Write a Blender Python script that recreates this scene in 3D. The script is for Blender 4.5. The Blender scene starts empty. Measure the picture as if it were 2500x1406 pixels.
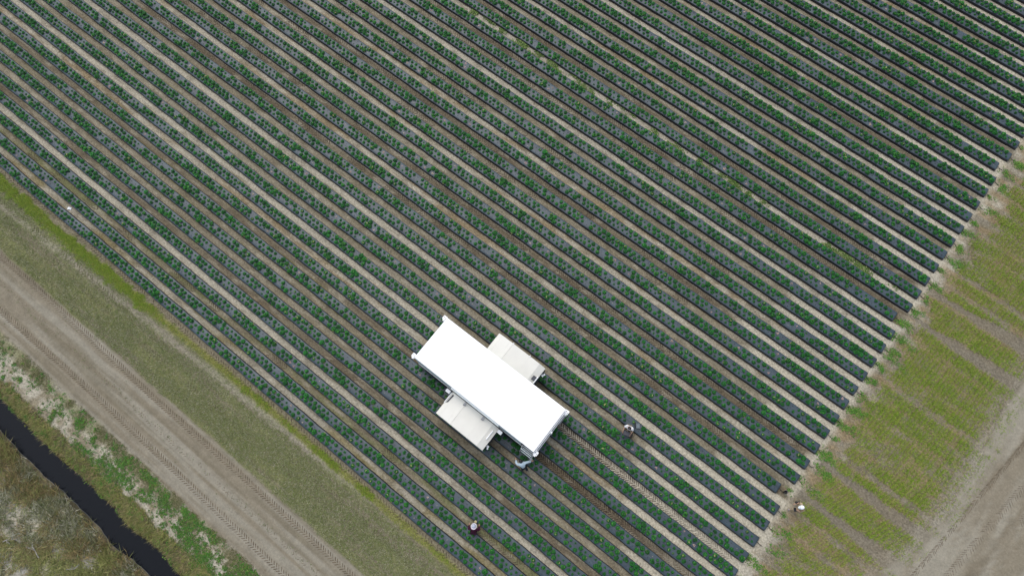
import bpy, bmesh, math, random
import numpy as np
from mathutils import Matrix, Vector
rng = np.random.default_rng(7)
random.seed(7)
sc = bpy.context.scene
col = sc.collection

# ------------------------------------------------------------------ camera
PITCH = 1.22            # distance between bed centres
BW = 0.69               # bed top width
BH = 0.22               # bed height
CF, CA, CB, CC, CH, CY = 1722.70, 0.296543, 0.0242466, 0.665223, 47.8199, 5.49988
def rot(a, b, c):
    ca, sa, cb, sb, cc, s_ = math.cos(a), math.sin(a), math.cos(b), math.sin(b), math.cos(c), math.sin(c)
    Rx = np.array([[1, 0, 0], [0, ca, -sa], [0, sa, ca]])
    Ry = np.array([[cb, 0, sb], [0, 1, 0], [-sb, 0, cb]])
    Rz = np.array([[cc, -s_, 0], [s_, cc, 0], [0, 0, 1]])
    return Rz @ Ry @ Rx
CR = rot(CA, CB, CC)
CPOS = np.array([0.0, CY, CH + BH])
cam_d = bpy.data.cameras.new('camera')
cam = bpy.data.objects.new('camera', cam_d); col.objects.link(cam)
cam_d.sensor_fit = 'HORIZONTAL'; cam_d.sensor_width = 36.0
cam_d.lens = CF / 2500.0 * 36.0
cam_d.clip_start = 0.5; cam_d.clip_end = 6000
m4 = Matrix(CR.tolist()).to_4x4(); m4.translation = Vector(CPOS.tolist())
cam.matrix_world = m4
sc.camera = cam

# ------------------------------------------------------------------ sky and light (overcast)
SUN_EL, SUN_AZ = math.radians(60), math.radians(150)   # direction in the x-y plane the light comes from
world = bpy.data.worlds.new('World'); sc.world = world; world.use_nodes = True
wn = world.node_tree.nodes; wl = world.node_tree.links
bg = wn['Background']
sky = wn.new('ShaderNodeTexSky'); sky.sky_type = 'NISHITA'; sky.sun_disc = False
sky.sun_elevation = SUN_EL; sky.sun_rotation = math.pi / 2 - SUN_AZ
sky.air_density = 1.0; sky.dust_density = 2.0; sky.ozone_density = 1.0
hs = wn.new('ShaderNodeHueSaturation'); hs.inputs['Saturation'].default_value = 0.50
wl.new(sky.outputs[0], hs.inputs['Color']); wl.new(hs.outputs[0], bg.inputs['Color'])
bg.inputs['Strength'].default_value = 0.15
sun_d = bpy.data.lights.new('sun', 'SUN'); sun = bpy.data.objects.new('sun', sun_d); col.objects.link(sun)
sun_d.energy = 0.9; sun_d.angle = math.radians(60); sun_d.color = (1.0, 0.97, 0.92)
sd = Vector((math.cos(SUN_EL) * math.cos(SUN_AZ), math.cos(SUN_EL) * math.sin(SUN_AZ), math.sin(SUN_EL)))
sun.rotation_euler = sd.to_track_quat('Z', 'Y').to_euler()
sc.view_settings.view_transform = 'Standard'; sc.view_settings.look = 'None'
sc.view_settings.gamma = 1.0; sc.view_settings.use_curve_mapping = False
sc.view_settings.exposure = 0.50

# ------------------------------------------------------------------ helpers
def tag(o, label=None, cat=None, group=None, kind=None):
    if label: o['label'] = label
    if cat: o['category'] = cat
    if group: o['group'] = group
    if kind: o['kind'] = kind
    return o
def empty(name, loc=(0, 0, 0), rz=0.0):
    o = bpy.data.objects.new(name, None); col.objects.link(o)
    o.location = loc; o.rotation_euler = (0, 0, rz); o.empty_display_size = 0.2
    return o
def link(name, me, mat=None, parent=None):
    o = bpy.data.objects.new(name, me); col.objects.link(o)
    if mat is not None and not me.materials: me.materials.append(mat)
    if parent is not None: o.parent = parent
    return o
def np_mesh(name, V, F, colr=None, smooth=False):
    """V (n,3), F (m,k) all faces with k corners, colr (n,3)"""
    V = np.ascontiguousarray(V, np.float32); F = np.ascontiguousarray(F, np.int32)
    me = bpy.data.meshes.new(name)
    k = F.shape[1]; m = F.shape[0]
    me.vertices.add(len(V)); me.vertices.foreach_set('co', V.ravel())
    me.loops.add(m * k); me.loops.foreach_set('vertex_index', F.ravel())
    me.polygons.add(m)
    me.polygons.foreach_set('loop_start', np.arange(0, m * k, k, dtype=np.int32))
    me.polygons.foreach_set('loop_total', np.full(m, k, np.int32))
    if smooth: me.polygons.foreach_set('use_smooth', np.ones(m, bool))
    if colr is not None:
        a = me.attributes.new('Col', 'FLOAT_COLOR', 'POINT')
        c4 = np.ones((len(V), 4), np.float32); c4[:, :3] = colr
        a.data.foreach_set('color', c4.ravel())
    me.update(calc_edges=True)
    return me
class MB:
    def __init__(s): s.v = []; s.f = []
    def add(s, V, F):
        o = len(s.v); s.v += [tuple(p) for p in V]; s.f += [tuple(i + o for i in f) for f in F]
    def box(s, x0, x1, y0, y1, z0, z1):
        s.add([(x0, y0, z0), (x1, y0, z0), (x1, y1, z0), (x0, y1, z0), (x0, y0, z1), (x1, y0, z1), (x1, y1, z1), (x0, y1, z1)],
              [(3, 2, 1, 0), (4, 5, 6, 7), (0, 1, 5, 4), (1, 2, 6, 5), (2, 3, 7, 6), (3, 0, 4, 7)])
    def hexa(s, P):   # 8 points bottom ring then top ring
        s.add(P, [(3, 2, 1, 0), (4, 5, 6, 7), (0, 1, 5, 4), (1, 2, 6, 5), (2, 3, 7, 6), (3, 0, 4, 7)])
    def tube(s, pts, r, n=8, cap=True):
        pts = [Vector(p) for p in pts]; rs = r if isinstance(r, (list, tuple)) else [r] * len(pts)
        rings = []
        for i, p in enumerate(pts):
            d = (pts[min(i + 1, len(pts) - 1)] - pts[max(i - 1, 0)]).normalized()
            a = d.orthogonal().normalized(); b = d.cross(a)
            rings.append([p + (a * math.cos(2 * math.pi * j / n) + b * math.sin(2 * math.pi * j / n)) * rs[i] for j in range(n)])
        V = [q for rr in rings for q in rr]; F = []
        for i in range(len(pts) - 1):
            for j in range(n):
                F.append((i * n + j, i * n + (j + 1) % n, (i + 1) * n + (j + 1) % n, (i + 1) * n + j))
        if cap:
            F.append(tuple(range(n - 1, -1, -1))); F.append(tuple((len(pts) - 1) * n + j for j in range(n)))
        s.add(V, F)
    def lathe(s, prof, n=20, c=(0, 0, 0)):
        V = []; F = []
        for (r, z) in prof:
            for j in range(n):
                t = 2 * math.pi * j / n; V.append((c[0] + r * math.cos(t), c[1] + r * math.sin(t), c[2] + z))
        for i in range(len(prof) - 1):
            for j in range(n):
                F.append((i * n + j, i * n + (j + 1) % n, (i + 1) * n + (j + 1) % n, (i + 1) * n + j))
        s.add(V, F)
    def build(s, name, mat, parent=None, bevel=0.0, smooth=False):
        me = bpy.data.meshes.new(name); me.from_pydata(s.v, [], s.f); me.update()
        bm = bmesh.new(); bm.from_mesh(me)
        if bevel > 0:
            bmesh.ops.bevel(bm, geom=[e for e in bm.edges if len(e.link_faces) == 2 and e.calc_face_angle(0) > 0.5], offset=bevel, segments=2, affect='EDGES', clamp_overlap=True)
        bmesh.ops.recalc_face_normals(bm, faces=bm.faces[:])
        bm.to_mesh(me); bm.free()
        if smooth:
            me.polygons.foreach_set('use_smooth', np.ones(len(me.polygons), bool))
        return link(name, me, mat, parent)

def sstep(a, b, x): 
    t = np.clip((x - a) / (b - a), 0, 1); return t * t * (3 - 2 * t)
_tabs = {}
def vnoise(x, y, seed=0):
    if seed not in _tabs: _tabs[seed] = np.random.default_rng(1000 + seed).random((256, 256))
    T = _tabs[seed]
    xi = np.floor(x).astype(int); yi = np.floor(y).astype(int); fx = x - xi; fy = y - yi
    fx = fx * fx * (3 - 2 * fx); fy = fy * fy * (3 - 2 * fy)
    g = lambda i, j: T[(xi + i) & 255, (yi + j) & 255]
    return (g(0, 0) * (1 - fx) + g(1, 0) * fx) * (1 - fy) + (g(0, 1) * (1 - fx) + g(1, 1) * fx) * fy
def fbm(x, y, sx, sy=None, seed=0, o=3):
    sy = sy or sx; t = 0; a = 0.5; tot = 0
    for i in range(o):
        t = t + a * vnoise(x / sx * 2 ** i + 17.3 * i, y / sy * 2 ** i + 9.1 * i, seed + i); tot += a; a *= 0.55
    return t / tot
def project(X, Y, Z):
    d = np.stack([X - CPOS[0], Y - CPOS[1], Z - CPOS[2]], -1) @ CR
    return 1250 + CF * d[..., 0] / -d[..., 2], 703 - CF * d[..., 1] / -d[..., 2]
def inframe(X, Y, m=120):
    u, v = project(X, Y, np.zeros_like(X))
    return (u > -m) & (u < 2500 + m) & (v > -m) & (v < 1406 + m)
def mix(a, b, t): 
    t = np.asarray(t)[..., None]; return a * (1 - t) + np.asarray(b) * t
C_ = lambda *a: np.array(a, float)

# ------------------------------------------------------------------ materials
def new_mat(name):
    m = bpy.data.materials.new(name); m.use_nodes = True
    return m, m.node_tree.nodes, m.node_tree.links, m.node_tree.nodes['Principled BSDF']
def simple(name, c, rough=0.5, spec=0.5, metal=0.0, var=0.0, scale=8.0, bump=0.0):
    m, n, l, b = new_mat(name)
    b.inputs['Roughness'].default_value = rough; b.inputs['Metallic'].default_value = metal
    b.inputs['Specular IOR Level'].default_value = spec
    b.inputs['Base Color'].default_value = (*c, 1)
    tc = n.new('ShaderNodeTexCoord')
    nz = n.new('ShaderNodeTexNoise'); nz.inputs['Scale'].default_value = scale; nz.inputs['Detail'].default_value = 5
    l.new(tc.outputs['Object'], nz.inputs['Vector'])
    mp = n.new('ShaderNodeMapRange'); mp.inputs['From Min'].default_value = 0.3; mp.inputs['From Max'].default_value = 0.7
    mp.inputs['To Min'].default_value = 1 - var; mp.inputs['To Max'].default_value = 1 + var * 0.4
    l.new(nz.outputs['Fac'], mp.inputs['Value'])
    mx = n.new('ShaderNodeMix'); mx.data_type = 'RGBA'; mx.blend_type = 'MULTIPLY'; mx.inputs['Factor'].default_value = 1
    mx.inputs['A'].default_value = (*c, 1); l.new(mp.outputs['Result'], mx.inputs['B']); l.new(mx.outputs['Result'], b.inputs['Base Color'])
    if bump:
        bp = n.new('ShaderNodeBump'); bp.inputs['Strength'].default_value = bump; bp.inputs['Distance'].default_value = 0.02
        l.new(nz.outputs['Fac'], bp.inputs['Height']); l.new(bp.outputs['Normal'], b.inputs['Normal'])
    return m
def leaf_mat(name, rough=0.55, trans=0.15, spec=0.35):
    m, n, l, b = new_mat(name)
    at = n.new('ShaderNodeAttribute'); at.attribute_name = 'Col'
    b.inputs['Roughness'].default_value = rough; b.inputs['Specular IOR Level'].default_value = spec
    l.new(at.outputs['Color'], b.inputs['Base Color'])
    return m
def soil_mat(name='soil', lo=0.42, hi=1.58, cl=0.58):
    m, n, l, b = new_mat(name)
    at = n.new('ShaderNodeAttribute'); at.attribute_name = 'Col'
    geo = n.new('ShaderNodeNewGeometry')
    def noise(scale, detail, rough=0.6):
        z = n.new('ShaderNodeTexNoise'); z.inputs['Scale'].default_value = scale; z.inputs['Detail'].default_value = detail
        z.inputs['Roughness'].default_value = rough; l.new(geo.outputs['Position'], z.inputs['Vector']); return z
    a = noise(7.0, 7, 0.75); c = noise(1.6, 4)
    r1 = n.new('ShaderNodeMapRange'); r1.inputs['From Min'].default_value = 0.28; r1.inputs['From Max'].default_value = 0.72
    r1.inputs['To Min'].default_value = lo; r1.inputs['To Max'].default_value = hi; l.new(a.outputs['Fac'], r1.inputs['Value'])
    r2 = n.new('ShaderNodeMapRange'); r2.inputs['From Min'].default_value = 0.3; r2.inputs['From Max'].default_value = 0.7
    r2.inputs['To Min'].default_value = 0.88; r2.inputs['To Max'].default_value = 1.1; l.new(c.outputs['Fac'], r2.inputs['Value'])
    mu = n.new('ShaderNodeMath'); mu.operation = 'MULTIPLY'; l.new(r1.outputs[0], mu.inputs[0]); l.new(r2.outputs[0], mu.inputs[1])
    # dark clods and crumbs
    vo = n.new('ShaderNodeTexVoronoi'); vo.inputs['Scale'].default_value = 8; l.new(geo.outputs['Position'], vo.inputs['Vector'])
    r3 = n.new('ShaderNodeMapRange'); r3.inputs['From Min'].default_value = 0.10; r3.inputs['From Max'].default_value = 0.26
    r3.inputs['To Min'].default_value = cl; r3.inputs['To Max'].default_value = 1.0; l.new(vo.outputs['Distance'], r3.inputs['Value'])
    mu2 = n.new('ShaderNodeMath'); mu2.operation = 'MULTIPLY'; l.new(mu.outputs[0], mu2.inputs[0]); l.new(r3.outputs[0], mu2.inputs[1])
    mx = n.new('ShaderNodeMix'); mx.data_type = 'RGBA'; mx.blend_type = 'MULTIPLY'; mx.inputs['Factor'].default_value = 1
    l.new(at.outputs['Color'], mx.inputs['A']); l.new(mu2.outputs[0], mx.inputs['B']); l.new(mx.outputs['Result'], b.inputs['Base Color'])
    b.inputs['Roughness'].default_value = 0.95; b.inputs['Specular IOR Level'].default_value = 0.15
    bp = n.new('ShaderNodeBump'); bp.inputs['Strength'].default_value = 0.8; bp.inputs['Distance'].default_value = 0.05
    l.new(a.outputs['Fac'], bp.inputs['Height']); l.new(bp.outputs['Normal'], b.inputs['Normal'])
    return m
def plastic_mat():
    m, n, l, b = new_mat('mulch_plastic')
    geo = n.new('ShaderNodeNewGeometry')
    mpg = n.new('ShaderNodeMapping'); mpg.inputs['Scale'].default_value = (0.5, 1.0, 1.0); l.new(geo.outputs['Position'], mpg.inputs['Vector'])
    z = n.new('ShaderNodeTexNoise'); z.inputs['Scale'].default_value = 2.2; z.inputs['Detail'].default_value = 6; z.inputs['Roughness'].default_value = 0.65
    l.new(mpg.outputs[0], z.inputs['Vector'])
    cr = n.new('ShaderNodeValToRGB'); e = cr.color_ramp.elements
    e[0].position = 0.34; e[0].color = (0.022, 0.037, 0.048, 1); e[1].position = 0.72; e[1].color = (0.050, 0.079, 0.097, 1)
    l.new(z.outputs['Fac'], cr.inputs['Fac'])
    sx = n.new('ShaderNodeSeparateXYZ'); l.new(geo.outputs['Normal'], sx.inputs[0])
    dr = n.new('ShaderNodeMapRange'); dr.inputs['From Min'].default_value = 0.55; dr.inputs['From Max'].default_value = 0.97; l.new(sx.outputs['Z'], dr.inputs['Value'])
    dm = n.new('ShaderNodeMix'); dm.data_type = 'RGBA'; dm.inputs['A'].default_value = (0.012, 0.012, 0.016, 1)  # top colour holds dust and painted sky sheen, sides painted darker
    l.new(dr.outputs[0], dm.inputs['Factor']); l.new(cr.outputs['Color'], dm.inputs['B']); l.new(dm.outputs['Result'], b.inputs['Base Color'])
    b.inputs['Roughness'].default_value = 0.42; b.inputs['Specular IOR Level'].default_value = 0.5
    z2 = n.new('ShaderNodeTexNoise'); z2.inputs['Scale'].default_value = 14; z2.inputs['Detail'].default_value = 4; l.new(geo.outputs['Position'], z2.inputs['Vector'])
    bp = n.new('ShaderNodeBump'); bp.inputs['Strength'].default_value = 0.35; bp.inputs['Distance'].default_value = 0.02
    l.new(z2.outputs['Fac'], bp.inputs['Height']); l.new(bp.outputs['Normal'], b.inputs['Normal'])
    return m
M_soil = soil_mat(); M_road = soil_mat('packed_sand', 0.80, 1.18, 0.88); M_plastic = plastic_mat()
M_leaf = leaf_mat('strawberry_leaf', 0.6, spec=0.18); M_grass = leaf_mat('grass_blade', 0.6, spec=0.25)
M_tape = simple('drip_tape', (0.10, 0.11, 0.12), 0.45)
M_black = simple('black_plastic', (0.015, 0.015, 0.017), 0.4, var=0.3)
M_rubber = simple('tyre_rubber', (0.02, 0.02, 0.02), 0.8, var=0.3)
M_white = simple('white_paint', (0.93, 0.93, 0.93), 0.5, var=0.02, scale=2)
M_cream = simple('cream_panel', (0.70, 0.68, 0.61), 0.5, var=0.05, scale=1.4)
M_creamw = simple('cream_panel_lit', (0.72, 0.70, 0.63), 0.5, var=0.04, scale=1.4)  # brighter cream copy; its paint holds the light on the tilted wing segment
M_bluegrey = simple('pale_blue_panel', (0.42, 0.50, 0.53), 0.4, var=0.12, scale=1.2)
M_pblue = simple('light_panel', (0.68, 0.74, 0.75), 0.4, var=0.08, scale=1.5)
M_grey = simple('grey_metal', (0.30, 0.31, 0.33), 0.45, metal=0.4, var=0.15)
M_dark = simple('dark_vent', (0.035, 0.04, 0.055), 0.5, var=0.2)

# ------------------------------------------------------------------ layout data
def bed_end(k):
    d = {13: 12.11, 25: 12.33, 37: 12.58}
    return d.get(k, 12.68 + 0.0075 * k)
NB = 51
# colour character of the furrow below bed k: p pale, t tan, b brown, o straw, g weedy green
FT = {0: 't', 1: 'g', 2: 'h', 3: 'p', 4: 'b', 5: 't', 6: 't', 7: 'b', 8: 'o', 9: 'p', 10: 't', 11: 't', 12: 'p', 13: 't', 14: 'b', 15: 'o', 16: 'b',
      17: 't', 18: 'o', 19: 't', 20: 'b', 21: 'o', 22: 't', 23: 't', 24: 'p', 25: 't', 26: 'b', 27: 'p', 28: 'b', 29: 't', 30: 'o', 31: 't', 32: 't', 33: 'p',
      34: 't', 35: 'b', 36: 'o', 37: 't', 38: 'o', 39: 'b', 40: 't', 41: 'o', 42: 't', 43: 't', 44: 'o', 45: 't', 46: 'o', 47: 't', 48: 'p', 49: 't', 50: 't', 51: 't', 52: 't'}
PALE = C_(0.392, 0.356, 0.276); TAN = C_(0.200, 0.172, 0.117); BROWN = C_(0.116, 0.094, 0.062); STRAW = C_(0.25, 0.185, 0.10)
GRN = C_(0.10, 0.135, 0.025); OLIVE = C_(0.172, 0.172, 0.082); DIRT = C_(0.210, 0.182, 0.132); ROAD = C_(0.218, 0.188, 0.136); YG = C_(0.20, 0.20, 0.04)
TYPE = {'p': (PALE, PALE * 0.86), 't': (TAN, TAN * .6 + PALE * 0.34), 'b': (BROWN * 1.12, TAN * 0.9), 'o': (PALE * 0.95, STRAW * .6 + TAN * .45), 'g': (PALE * 0.82, STRAW * .5 + OLIVE * .45), 'h': (TAN * 0.95, OLIVE * .9), 'q': (PALE * 0.9, TAN)}
SANDX = np.random.default_rng(3).uniform(2.5, 10.0, 60)
for k_, x_ in {5: 9.0, 6: 5.5, 7: 10.5, 8: 3.5, 9: 1.5, 10: 3, 11: 3, 12: 1, 14: 12.0, 16: 11.5, 26: 12.5, 28: 11.8, 31: 12, 35: 11.5, 39: 12}.items(): SANDX[k_] = x_
HBROWN = np.random.default_rng(5).uniform(0.3, 0.9, 60)
for k_, v_ in {27: 0.0, 15: 0.25, 17: .9, 18: .4, 29: 0.9, 30: 0.9, 25: 0.5, 24: 0.3, 12: 0.9}.items(): HBROWN[k_] = v_
LANES = [(28, 34.0, 0.045), (26, 31.62, 0.0), (16, 19.3, 0.0), (14, 16.85, -0.02), (37, 45.1, 0.0)]
def lane_w(X, Y):
    w = np.zeros_like(X)
    j = (fbm(X, Y, 1.2, seed=41) - .5) * 0.5
    for k, y0, sl in LANES:
        hw = 0.22 + np.clip(X - 15, 0, 20) * 0.045
        d = np.abs(Y - (y0 + sl * (X - 13))) + j
        w = np.maximum(w, 1 - sstep(hw * 0.75, hw * 1.25 + .08, d))
    return w * sstep(12.3, 13.2, X)
def sand_edge(Y):
    return np.interp(Y, [5, 12, 16, 19, 22, 32, 60], [16.0, 18.2, 20.0, 21.2, 21.7, 21.5, 21.9])
def pale_y(X): return -0.7 + 0.0395 * (X + 9.0)
def green_strip(X, Y):
    """bright green strip beside the first bed"""
    c = -0.88 + 0.12 * (fbm(X, X * 0 + 3.3, 5.0, seed=11) - .5)
    hw = np.interp(X, [-60, -33, -29, -26, 0], [0.44, 0.40, 0.30, 0.20, 0.14])
    c = c + np.interp(X, [-33, -22, 0], [0, 0.28, 0.30])
    w = 1 - sstep(hw * 0.5, hw * 1.3, np.abs(Y - c) + (fbm(X, Y, 0.5, seed=12) - .5) * 0.75)
    patch = sstep(0.58, 0.74, fbm(X, Y * 3, 2.2, 1, seed=13)) * .8
    for xc, r in [(-19.5, 2.4), (-16, 0.9), (-12.6, 1.5), (-9, 0.9)]:
        patch = np.maximum(np.maximum(patch * .8, 1 - sstep(r * .5, r, np.abs(X - xc))), 1 - sstep(-31.5, -27.5, X))
    return w * patch
def headland_green(X, Y):
    """0..1 how densely the sown grass grows on the headland"""
    ph = Y / PITCH; k = np.floor(ph).astype(int); fr = ph - k
    b = HBROWN[np.clip(k + 1, 0, 59)]
    j = (fbm(X, Y, 1.1, seed=21) - .5) * 0.35
    fur = sstep(0.50, 0.66, fr + j) * (1 - sstep(0.90, 1.04, fr + j))
    g = 1 - fur * b
    st = 14.3 + (fbm(X, Y, 1.0, seed=22) - .5) * 2.4
    g = g * sstep(-0.4, 0.5, X - st)
    e = sand_edge(Y)
    g = g * (1 - 0.85 * sstep(-2.4, -0.1, X - e + (fbm(X, Y, 1.5, seed=23) - .5) * 2.0)) * (X < e + .6)
    g = g * (1 - lane_w(X, Y))
    cv = X - sand_edge(Y) * .75 - .12 * Y + (fbm(X, Y, 3.0, seed=26) - .5) * .3
    for a_ in (-4.15, -2.35, -0.95, .35): g = g * (1 - .75 * (1 - sstep(.05, .13, np.abs(cv - a_ - 1.2))))
    return g * (.45 + .55 * sstep(0.32, 0.56, fbm(X, Y, 1.6, seed=24) + 0.10))
BARE = [(-26.7, -15.7, .8), (-25.0, -16.5, .8), (-22.3, -15.6, .7), (-24.6, -18.1, .9), (-22.8, -17.9, .9), (-21.1, -16.6, .6), (-28.2, -16.2, .7), (-20.3, -15.0, .5)]
def bare(X, Y):
    w = np.zeros_like(X); j = fbm(X, Y, .6, seed=77)
    for x, y, r in BARE: w = np.maximum(w, 1 - sstep(.35, 1.0, np.hypot((X - x) * .8, Y - y) / r + (j - .5) * 1.1))
    return w
def ground_color(X, Y):
    n = fbm(X, Y, 2.5, seed=1); nf = fbm(X, Y, 0.5, seed=4); ns = fbm(X, Y, 5.0, 0.35, seed=7)
    # --- field
    ph = Y / PITCH; k = np.floor(ph).astype(int); fr = ph - k
    kk = np.clip(k + 1, 0, 52)
    A = np.zeros(X.shape + (3,)); B = np.zeros_like(A)
    for i in range(53):
        m = kk == i
        if m.any(): A[m] = TYPE[FT[i]][0]; B[m] = TYPE[FT[i]][1]
    t = sstep(0.38, 0.66, 0.6 * fbm(X, Y, 4.0, 0.45, seed=31) + 0.4 * fbm(X, Y, .7, .3, seed=33))
    c = mix(A, B, t)
    cen = (fr - 0.785) / 0.215
    isb = np.isin(kk, [i for i in FT if FT[i] == 'b'])
    c = mix(c, PALE * 0.95, np.where(isb, sstep(0.45, 0.85, cen) * 0.55, 0))       # brown furrows keep a pale shoulder
    c = mix(c, BROWN * 1.1, sstep(.56, .72, fbm(X, Y, .8, .22, seed=43)) * .45)
    c = mix(c, PALE * 1.05, sstep(.58, .74, fbm(X, Y, 1.0, .25, seed=47)) * .4)
    st = sstep(0.55, 0.75, fbm(X, Y, 2.2, .25, seed=36)) * sstep(0.25, 0.8, np.abs(cen))
    c = mix(c, STRAW, st * 0.55 * sstep(.4, .6, fbm(X, Y, .35, .2, seed=39)))
    gw = sstep(0.60, 0.8, fbm(X, Y, 2.6, .3, seed=38)) * sstep(0.3, 0.9, np.abs(cen))
    c = mix(c, YG * 0.8, gw * 0.45 * (ph < 12))
    sx = SANDX[np.clip(kk, 0, 59)] + (nf - .5) * 2.5
    w = sstep(0, 1.8, X - sx) * (ph > 4)
    c = mix(c, PALE * 1.16, w * 0.92)
    # --- headland
    hg = headland_green(X, Y)
    hd = mix(np.broadcast_to(DIRT, A.shape), TAN * 0.82, sstep(.4, .7, nf))
    hd = mix(hd, PALE * 0.92, (1 - sstep(13.3, 14.8, X + (nf - .5) * 2.5)) * sstep(.35, .6, n))
    hd = mix(hd, STRAW * 0.95, sstep(0.40, 0.66, fbm(X, Y, 1.3, .5, seed=27)) * (1 - sstep(19.0, 21.5, X)) * 0.75)
    hd = mix(hd, OLIVE * C_(0.90, 0.85, 0.6), hg * 0.45)
    hd = mix(hd, DIRT * .84, lane_w(X, Y) * 0.85)
    e = sand_edge(Y)
    rd = mix(np.broadcast_to(ROAD * 1.05, A.shape), PALE * 0.74, sstep(.4, .65, fbm(X + 0.12 * Y, Y, .5, 6.0, seed=51)))
    rd = mix(rd, BROWN * 1.3, 0.55 * sstep(.52, .7, fbm(X - 0.14 * Y, Y, .6, 9.0, seed=54)))
    hd = mix(hd, rd, sstep(-1.6, 0.2, X - e + (nf - .5) * 1.2))
    c = mix(c, hd, sstep(12.7, 13.5, X + (nf - .5) * 0.7))
    # --- south west side
    vg = mix(np.broadcast_to(OLIVE, A.shape), TAN * 0.9, sstep(.40, .66, ns))
    vg = mix(vg, C_(0.15, 0.155, 0.06), .6 * sstep(.35, .65, fbm(X, Y, 6, .8, seed=61)) * sstep(-1.4, -2.6, Y))
    py = pale_y(X)
    vg = mix(vg, PALE * 0.72, (1 - sstep(0.05, 0.5, np.abs(Y - py) + (nf - .5) * .6)) * 0.6)
    vg = mix(vg, TAN, (1 - sstep(0.25, 0.5, np.abs(Y + 0.22))) * 0.85)
    vg = mix(vg, YG, (1 - sstep(0.05, 0.4, np.abs(Y - np.interp(X, [-33, -22, 0], [-.88, -.6, -.58])) + (nf - .5) * .3)) * 0.6)
    vg = mix(vg, GRN * .8 + YG * .25, green_strip(X, Y) * .75)
    yr = -4.42 + (fbm(X, X * 0 + 2, 1.2, seed=63) - .5) * .35
    r = mix(np.broadcast_to(ROAD, A.shape), PALE * 0.68, sstep(.38, .68, fbm(X, Y, 8.0, .35, seed=64)))
    r = mix(r, TAN * 0.82, 0.6 * sstep(.5, .7, fbm(X, Y, 10.0, .3, seed=67)))
    vg = mix(vg, r, sstep(0.12, -0.12, Y - yr))
    bk = mix(np.broadcast_to(PALE * .98, A.shape), TAN * 1.15, sstep(.4, .65, nf))
    bk = mix(bk, OLIVE * 0.95, sstep(-9.5, -8.9, Y + (n - .5) * 1.2) * 0.75)
    vg = mix(vg, bk, sstep(-8.45, -8.75, Y + (fbm(X, Y, .8, seed=70) - .5) * .6))
    sl = mix(np.broadcast_to(C_(0.07, 0.055, 0.025), A.shape), C_(0.10, 0.09, 0.03), sstep(.4, .6, n))
    vg = mix(vg, sl, sstep(-10.55, -10.85, Y + (fbm(X, Y, 1.0, seed=72) - .5) * .6))
    fb = mix(np.broadcast_to(C_(0.07, 0.062, 0.036), A.shape), C_(0.15, 0.125, 0.075), sstep(.4, .65, nf))
    fb = mix(fb, PALE * 1.05, sstep(.50, .60, fbm(X, Y, 1.3, seed=75)) * sstep(-14.6, -15.4, Y))
    fb = mix(fb, C_(.34, .325, .29), bare(X, Y) * .9)
    vg = mix(vg, fb, sstep(-13.2, -13.4, Y))
    c = mix(c, vg, sstep(0.0, -0.06, Y))
    return np.clip(c, 0.01, 0.8)
def ground_z(X, Y):
    z = (fbm(X, Y, 1.5, seed=81) - .5) * 0.04
    prof = np.interp(Y, [-200, -17, -15.2, -13.9, -13.45, -13.1, -12.4, -12.05, -11.5, -10.7, -9.5, -8.6, -8.4, -4.6, -4.2, 0], [0.25, 0.2, 0.05, -.75, -1.0, -1.5, -1.5, -1.0, -.62, -.05, 0.02, 0.03, -.05, -.06, 0.0, 0.0])
    wob = (fbm(X, X * 0, 2.5, 1, seed=83) - .5) * 0.5
    prof2 = np.interp(Y + wob * sstep(-9.5, -11.5, Y), [-200, -17, -15.2, -13.9, -13.45, -13.1, -12.4, -12.05, -11.5, -10.7, -9.5, -8.6, -8.4, -4.6, -4.2, 0], [0.25, 0.2, 0.05, -.75, -1.0, -1.5, -1.5, -1.0, -.62, -.05, 0.02, 0.03, -.05, -.06, 0.0, 0.0])
    ph = Y / PITCH; fr = ph - np.floor(ph)
    inf = (Y > 0) & (X < 12.5)
    z = z + np.where(Y < 0, prof2, 0)
    z = np.where(inf & (fr < 0.55), z * 0.3 - 0.02, z)
    return z

# ------------------------------------------------------------------ ground, one sheet to the horizon
def grow(a, lim, st, sgn):
    o = []; x = a
    while abs(x) < lim: st *= 1.5; x += sgn * st; o.append(x)
    return o
gx = np.array(grow(-66, 2500, .3, -1)[::-1] + list(np.arange(-66, 34.01, 0.25)) + grow(34, 2500, .3, 1))
gy = np.array(grow(-24, 2500, .2, -1)[::-1] + list(np.arange(-24, 64.01, 0.11)) + grow(64, 2500, .2, 1))
def sheet(name, gx, gy, dz=0.0, warp=None, mat=None):
    X, Y = np.meshgrid(gx, gy, indexing='ij')
    if warp: X, Y = warp(X, Y)
    Z = ground_z(X, Y) + dz
    nx, ny = X.shape
    i = np.arange((nx - 1) * (ny - 1)); a = (i // (ny - 1)) * ny + i % (ny - 1)
    F = np.stack([a, a + ny, a + ny + 1, a + 1], -1)
    V = np.stack([X, Y, Z], -1).reshape(-1, 3)
    o = link(name, np_mesh(name, V, F, ground_color(X, Y).reshape(-1, 3), smooth=True), mat or M_soil)
    return o
g = sheet('ground', gx, gy); tag(g, 'sandy farm soil under the beds, banks and headland', 'ground', kind='structure')
def warp_road(X, Y):
    t = (Y + 6.45) / 2.05
    e = (fbm(X, X * 0 + 7.7, 0.9, seed=91) - .5) * 0.35
    return X, Y + np.where(np.abs(t) > .97, e, 0) * 1.0
o = sheet('dirt_road', np.arange(-66, 20.1, 0.25), np.linspace(-8.5, -4.4, 42), 0.012, warp_road, M_road)
tag(o, 'bare sandy farm track with tyre marks along the field', 'road', kind='structure')
def warp_lane(X, Y):
    e = sand_edge(Y) - .2 + (fbm(Y, Y * 0 + 1.7, 1.1, seed=92) - .5) * 0.8
    return e + X, Y
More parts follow.
